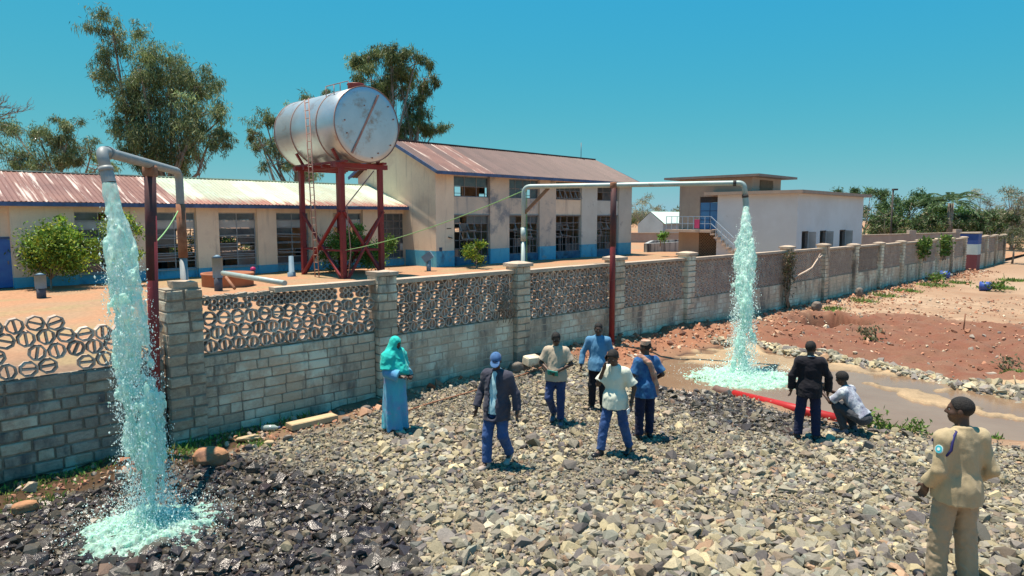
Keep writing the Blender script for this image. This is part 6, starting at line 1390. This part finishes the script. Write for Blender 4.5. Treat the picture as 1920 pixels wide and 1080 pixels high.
    if 'cap' in wear:
        f = Field(hc - .24, hc + .24, .007); f.ell(hx(0, -.01, .05), (.088, .106, .088), Hm, .01); f.cut(hx(0, 0, .035), Hm @ np.array([0, .10, -1.])); f.ell(hx(0, .105, .040), (.074, .088, .012), Hm @ np.array(Matrix.Rotation(-.32, 3, 'X')), .012); f.ell(hx(0, -.01, .138), (.012, .012, .008), Hm, .004); mobj('cap', f.mesh('cap'), wear['cap'], th, MWP)
        mb = MB(); mb.tube([hx(-.04, .100, .068), hx(0, .112, .060), hx(.04, .100, .068)], .006, 6); mb.build('cap_badge', LENS, th, MWP)
    if 'kufi' in wear:
        f = Field(hc - .22, hc + .22, .007); f.cone(hx(0, -.012, .045), hx(0, -.016, .128), .090, .086, .01, flat0=True, flat1=True); mobj('brimless_cap', f.mesh('brimless_cap'), wear['kufi'], th, MWP)
    if 'glasses' in wear:
        gl = MB()
        for e in (-1, 1): gl.lathe([(0, -.012), (.019, -.010), (.021, 0), (.019, .010), (0, .012)], tuple(hx(.034 * e, .096, .004)), 10); gl.beam(hx(.05 * e, .09, .008), hx(.082 * e, -.005, .008), .004, .006)
        gl.beam(hx(-.02, .102, .008), hx(.02, .102, .008), .004, .005); gl.build('glasses', LENS, bd, MWP)
    info = dict(root=th, M=MWP, J=J, T=T, fw=fw, up=up, hx=hx, rel=rel, s=s); return info
def wp(I, p): return np.array(I['M'] @ Vector(p))
def held(I, name, label, cat, c, ax, ay, az, m, parts=()):
    """something in the hand: a thing of its own, half axes given in the holder's frame"""
    rot = np.array(I['M'].to_3x3()); th = thing(name, label, cat, wp(I, c)); MB().obox(wp(I, c), rot @ np.array(ax), rot @ np.array(ay), rot @ np.array(az)).build(name + '_body', m, th)
    for nm, cc, a, b, d, mm in parts: MB().obox(wp(I, cc), rot @ np.array(a), rot @ np.array(b), rot @ np.array(d)).build(nm, mm, th)
    return th
def stand_at(px, py): p = G(px, py); z = float(gz(p[0], p[1])) + .015; p = G(px, py, z); return (p[0], p[1], z)

M_jean = cloth('blue_denim', (.020, .055, .17), (.045, .10, .25), scale=3); M_jeand = cloth('dark_denim', (.02, .035, .11), (.03, .06, .16), scale=3)
M_blackt = cloth('black_trousers', (.012, .013, .02)); M_navyt = cloth('navy_trousers', (.010, .016, .05)); M_greyt = cloth('charcoal_trousers', (.05, .055, .065))
M_blackshoe = mat('black_shoe_leather', (.015, .015, .018), .35, fine=.05); M_beigeshoe = mat('beige_shoe', (.36, .30, .26), .7); M_slate = mat('grey_trainer', (.10, .11, .15), .6)
M_phone = mat('black_phone', (.012, .012, .015), .25, fine=0)

# woman in a long robe looking at her phone
M_robe = cloth('blue_patterned_robe', (.10, .27, .48), (.06, .40, .50), scale=2.6, blotch=(.24, .22, .42), bl=(.56, .68), bscale2=3.5); M_scarf = cloth('turquoise_scarf', (.02, .50, .42), (.02, .42, .38))
I = person('woman in turquoise headscarf and long pale blue robe by the wall', stand_at(742, 806), (.86, -.5), dict(pitch=-.35, elL=(-.24, .02, 1.12), wrL=(-.12, .22, 1.03), elR=(.24, .02, 1.13), wrR=(.13, .26, 1.06), hdL=(.5, .8, .1), hdR=(-.5, .8, .1), curlL=.8, curlR=.8, ankL=(-.07, -.02, .085), ankR=(.07, .03, .085)),
           dict(robe=M_robe, scarf=M_scarf, shoes=mat('white_sandal', (.62, .60, .55), .6)), 1.74)
held(I, 'phone', 'dark phone in the hands of the robed woman', 'phone', (0, .35, 1.07), (.036, 0, 0), (0, .07, .03), (0, -.003, .006), M_phone)
# man in cap and open jacket, walking
M_jack = cloth('slate_blue_blazer', (.034, .037, .058), (.052, .052, .075)); M_ltblue = cloth('pale_blue_shirt', (.36, .58, .66)); M_cap = cloth('blue_cap_cloth', (.04, .10, .24), (.07, .16, .32))
I = person('man in a blue cap and open dark blazer walking over the gravel', stand_at(932, 872), (-.42, -.91), dict(pitch=-.45, yaw=.35, kneeR=(.10, .13, .50), ankR=(.09, .17, .085), kneeL=(-.11, .03, .50), ankL=(-.12, -.20, .15), toeL=(-.1, 1, -.45), hipR=(.09, .01, .90), elL=(-.29, -.06, 1.14), wrL=(-.33, -.02, .88), elR=(.29, -.05, 1.14), wrR=(.31, .08, .89)),
           dict(trousers=(M_jean, .012), shoes=M_beigeshoe, shirt=dict(m=M_ltblue, hem=.84, sleeve=.3), jacket=dict(m=M_jack, open=True, hem=.74), cap=M_cap), 1.80, .014)
# man in beige polo holding a green folder
M_polo = cloth('beige_polo', (.46, .375, .28), (.40, .33, .25))
I = person('man in a beige polo shirt and sunglasses holding a green folder', stand_at(1042, 793), (-.22, -.97), dict(pitch=-.35, yaw=.25, elL=(-.29, .0, 1.16), wrL=(-.07, .20, 1.06), elR=(.29, .0, 1.16), wrR=(.10, .21, 1.05), hdL=(1, .35, -.1), hdR=(-1, .35, -.1), curlL=.7, curlR=.7, kneeL=(-.10, .05, .50), ankL=(-.10, .05, .085), kneeR=(.12, .09, .51), ankR=(.07, -.20, .16), toeR=(.1, 1, -.5)),
           dict(trousers=(M_jeand, .006), shoes=M_slate, shirt=dict(m=M_polo, hem=.84, sleeve=.78, wide=.025, loose=.016), hair=.008, glasses=1), 1.76, .018)
held(I, 'folder', 'small green folder in the hands of the polo shirt man', 'folder', (.02, .27, 1.03), (.10, 0, .015), (0, .035, .05), (.0, -.004, .004), mat('green_folder', (.0, .22, .20), .6))
# man in a blue long sleeved shirt at the back
M_bshirt = cloth('sky_blue_shirt', (.07, .19, .34), (.10, .25, .40))
I = person('man in a long sleeved blue shirt standing before the red pole', stand_at(1120, 768), (-.15, -.99), dict(pitch=-.12, elR=(.30, -.03, 1.15), wrR=(.33, .06, .91), elL=(-.28, -.04, 1.15), wrL=(-.27, .03, .90), kneeL=(-.10, .03, .5)),
           dict(trousers=(M_blackt, .006), shoes=M_blackshoe, shirt=dict(m=M_bshirt, hem=.82, sleeve=1.93, loose=.012, wide=.008), hair=.004), 1.80, .006)
# man in white shirt on the phone
M_wshirt = cloth('white_short_sleeved_shirt', (.60, .62, .52), (.54, .57, .48))
I = person('man in a white short sleeved shirt and jeans talking on his phone', stand_at(1152, 851), (-.62, -.78), dict(pitch=-.42, yaw=.1, elR=(.27, .10, 1.15), wrR=(.13, .15, 1.45), hdR=(-.25, .1, 1), curlR=.7, elL=(-.29, -.10, 1.14), wrL=(-.28, -.02, .89), curlL=.7, kneeR=(.13, .12, .50), ankR=(.15, .20, .085), kneeL=(-.12, -.08, .50), ankL=(-.14, -.24, .10), toeL=(-.2, 1, -.15), chest=(0, .01, 1.25), neck=(0, .02, 1.475), head=(0, .10, 1.63)),
           dict(trousers=(M_jean, .008), shoes=M_blackshoe, shirt=dict(m=M_wshirt, hem=.80, sleeve=.80, wide=.03, loose=.02), hair=.016), 1.76)
held(I, 'phone', 'black phone held to the ear of the white shirted man', 'phone', (.105, .12, 1.60), (.006, 0, 0), (0, .03, -.02), (0, .035, .055), M_phone)
held(I, 'folded_paper', 'folded white paper in the lowered hand of the phoning man', 'paper', (-.29, .05, .80), (.004, 0, 0), (0, .08, -.02), (0, .012, .045), mat('white_paper', (.68, .7, .72), .8))
MB().lathe([(.036, -.012), (.038, 0), (.036, .012)], tuple(I['J']['wrL'] + [0, -.01, .03]), 12).build('wrist_watch', M_phone, I['root'], I['M'])
# man with brimless cap seen from behind
M_kshirt = cloth('patterned_blue_shirt', (.018, .06, .19), (.04, .15, .31), scale=11); M_kuf = cloth('tan_brimless_cap', (.46, .33, .24), (.40, .22, .16), scale=14); M_shawl = cloth('tan_patterned_shawl', (.42, .28, .20), (.30, .13, .10), scale=10)
I = person('man in a tan brimless cap and blue patterned shirt seen from behind', stand_at(1208, 822), (-.35, .94), dict(pitch=-.05, yaw=.55, elL=(-.28, -.02, 1.14), wrL=(-.20, .20, .98), elR=(.29, -.08, 1.15), wrR=(.24, .14, 1.0), hdL=(.6, .8, -.2), hdR=(-.6, .8, -.2), kneeL=(-.11, .0, .50), ankL=(-.12, -.02, .085), kneeR=(.11, .02, .5), ankR=(.12, .03, .085)),
           dict(trousers=(M_navyt, .012), shoes=M_blackshoe, shirt=dict(m=M_kshirt, hem=.78, sleeve=.80, wide=.03, loose=.025), hair=.003, kufi=M_kuf), 1.76, .02)
f = Field(I['J']['chest'] - [.4, .4, .6], I['J']['chest'] + [.4, .4, .45], .010)
pts = [I['rel'](*q) for q in ((-.11, .10, .10), (-.12, -.0, .235), (-.02, -.125, .15), (.06, -.155, -.05), (.11, -.165, -.25), (.13, -.15, -.40))]
for a, b_ in zip(pts[:-1], pts[1:]): f.cone(a, b_, .046, .05, .02)
f.wrinkle(.008, 9, 9, 1.); mobj('shawl', f.mesh('shawl'), M_shawl, I['root'], I['M'])
# man in black suit, back to the camera
M_suit = cloth('black_suit', (.007, .007, .011), (.011, .010, .016))
I = person('man in a black suit standing with his back to the camera', stand_at(1513, 824), (.28, .96), dict(pitch=.02, yaw=-.55, elL=(-.29, -.02, 1.14), wrL=(-.29, .05, .89), elR=(.30, -.03, 1.14), wrR=(.31, .06, .88), kneeL=(-.13, .03, .5), ankL=(-.16, .0, .085), kneeR=(.12, .02, .5), ankR=(.14, -.01, .085), toeL=(-.45, .9, 0), toeR=(.5, .9, 0)),
           dict(trousers=(M_navyt, .014), shoes=M_blackshoe, shirt=dict(m=M_ltblue, hem=.86, sleeve=.3), jacket=dict(m=M_suit, hem=.80), hair=.010, glasses=1), 1.76, .01)
held(I, 'key_ring', 'small wire ring hanging from the hand of the suited man', 'ring', (.30, .09, .75), (.03, 0, 0), (0, .004, 0), (0, 0, .004), M_galv)
# crouching cameraman
M_tie = cloth('tie_dye_shirt', (.42, .46, .52), (.15, .15, .22), scale=9, blotch=(.56, .60, .60), bl=(.54, .62), bscale2=7)
I = person('crouching man in a tie dyed shirt filming the jet', stand_at(1596, 812), (-.66, .75), dict(pelvis=(0, -.20, .33), chest=(0, .02, .62), neck=(0, .16, .82), head=(0, .22, .975), pitch=-.05, hipL=(-.10, -.20, .31), hipR=(.10, -.20, .31), kneeL=(-.17, .22, .50), kneeR=(.17, .24, .44), ankL=(-.14, .06, .085), ankR=(.15, .02, .085), toeL=(-.2, 1, 0), toeR=(.2, 1, 0), shL=(-.185, .12, .755), shR=(.185, .12, .755), elL=(-.23, .30, .56), elR=(.24, .32, .60), wrL=(-.09, .50, .66), wrR=(.08, .50, .70), hdL=(.5, .7, .3), hdR=(-.5, .7, .3), curlL=.9, curlR=.9),
           dict(trousers=(M_greyt, .006), shoes=M_slate, shirt=dict(m=M_tie, hem=.80, sleeve=.85, wide=.02, loose=.02), hair=.022, crouch=1), 1.76)
th = held(I, 'camera', 'black handheld camera raised by the crouching man', 'camera', (0, .58, .76), (.065, 0, 0), (0, .03, 0), (0, 0, .045), M_phone, (('camera_grip', (.05, .55, .68), (.015, 0, 0), (0, .015, 0), (0, 0, .07), M_ventd), ('viewfinder', (0, .56, .82), (.02, 0, 0), (0, .025, 0), (0, 0, .015), M_phone)))
MB().tube([wp(I, (0, .61, .76)), wp(I, (0, .70, .76))], [.04, .045], 14).build('lens', LENS, th)
# officer in khaki, nearest the camera
M_khaki = cloth('khaki_uniform', (.42, .335, .20), (.37, .29, .18), scale=3); M_khakit = cloth('khaki_trousers', (.36, .275, .18), (.31, .235, .155), scale=3)
pz = At(1803, 747, 6.15); gz_o = float(gz(pz[0], 6.15)) + .02; ho = pz[2] - gz_o
I = person('officer in khaki uniform seen from behind at the picture edge', (pz[0] + .02, 6.15, gz_o), (-.10, .995), dict(pitch=.0, yaw=.85, elL=(-.235, -.05, 1.12), wrL=(-.225, .10, .92), hdL=(.3, .5, -.7), elR=(.255, -.09, 1.12), wrR=(.20, .12, .97), hdR=(-.3, .6, -.5), kneeL=(-.12, .03, .50), ankL=(-.13, .02, .085), kneeR=(.12, .01, .50), ankR=(.14, -.03, .085), toeL=(-.3, 1, 0), toeR=(.35, 1, 0)),
           dict(trousers=(M_khakit, .022), shoes=M_blackshoe, shirt=dict(m=M_khaki, hem=.83, sleeve=1.72, loose=.012, wide=.018, amp=.007, fold=(8, 5)), hair=.003), ho - .0, .022, .0085)
J = I['J']
# shoulder cord and round arm badge
cp = [J['shL'] + np.array(q) for q in ((.075, -.045, .075), (.03, -.075, .045), (.0, -.098, -.01), (-.005, -.098, -.075), (-.03, -.075, -.13))]
MB().tube(cp, .011, 7).build('shoulder_cord', mat('navy_cord', (.02, .02, .12), .7), I['root'], I['M'])
MB().tube([J['shL'] + np.array(q) for q in ((.075, -.045, .075), (.01, .0, .078), (-.055, .035, .03), (-.085, .03, -.03))], .011, 7).build('shoulder_cord', bpy.data.materials['navy_cord'], I['root'], I['M'])
bc = J['shL'] * .66 + J['elL'] * .34; bn = _n(np.array([-.9, -.55, .1])); t1 = _n(J['elL'] - J['shL']); bn = _n(bn - t1 * (bn @ t1)); t2 = np.cross(bn, t1); c0 = bc + bn * .073
def disc(r, o, n=16, sq=1.2): return [c0 + bn * o + (t2 * math.cos(2 * math.pi * i / n) + t1 * sq * math.sin(2 * math.pi * i / n)) * r for i in range(n)]
bg = MB(); n = 16; bg.add(disc(.032, .004) + disc(.032, -.02), [tuple(range(n))] + [(i, n + i, n + (i + 1) % n, (i + 1) % n) for i in range(n)]); bd = bg.build('arm_badge', mat('pale_badge', (.55, .68, .68), .7), I['root'], I['M'])
for r, m_ in ((.027, mat('cyan_badge_field', (.05, .42, .50), .6)), (.012, mat('white_badge_emblem', (.62, .70, .68), .6))):
    b2 = MB(); o = .007 if r > .02 else .010; b2.add(disc(r, o) + disc(r, o - .004), [tuple(range(n))] + [(i, n + i, n + (i + 1) % n, (i + 1) % n) for i in range(n)]); b2.build('badge_emblem', m_, bd, I['M'])
MB().tube([J['elR'] * .2 + J['wrR'] * .8 + np.array(q) for q in ((-.03, -.06, 0), (.02, -.05, -.01), (.09, -.02, -.03))], .012, 7).build('rolled_cuff', M_khakit, I['root'], I['M'])
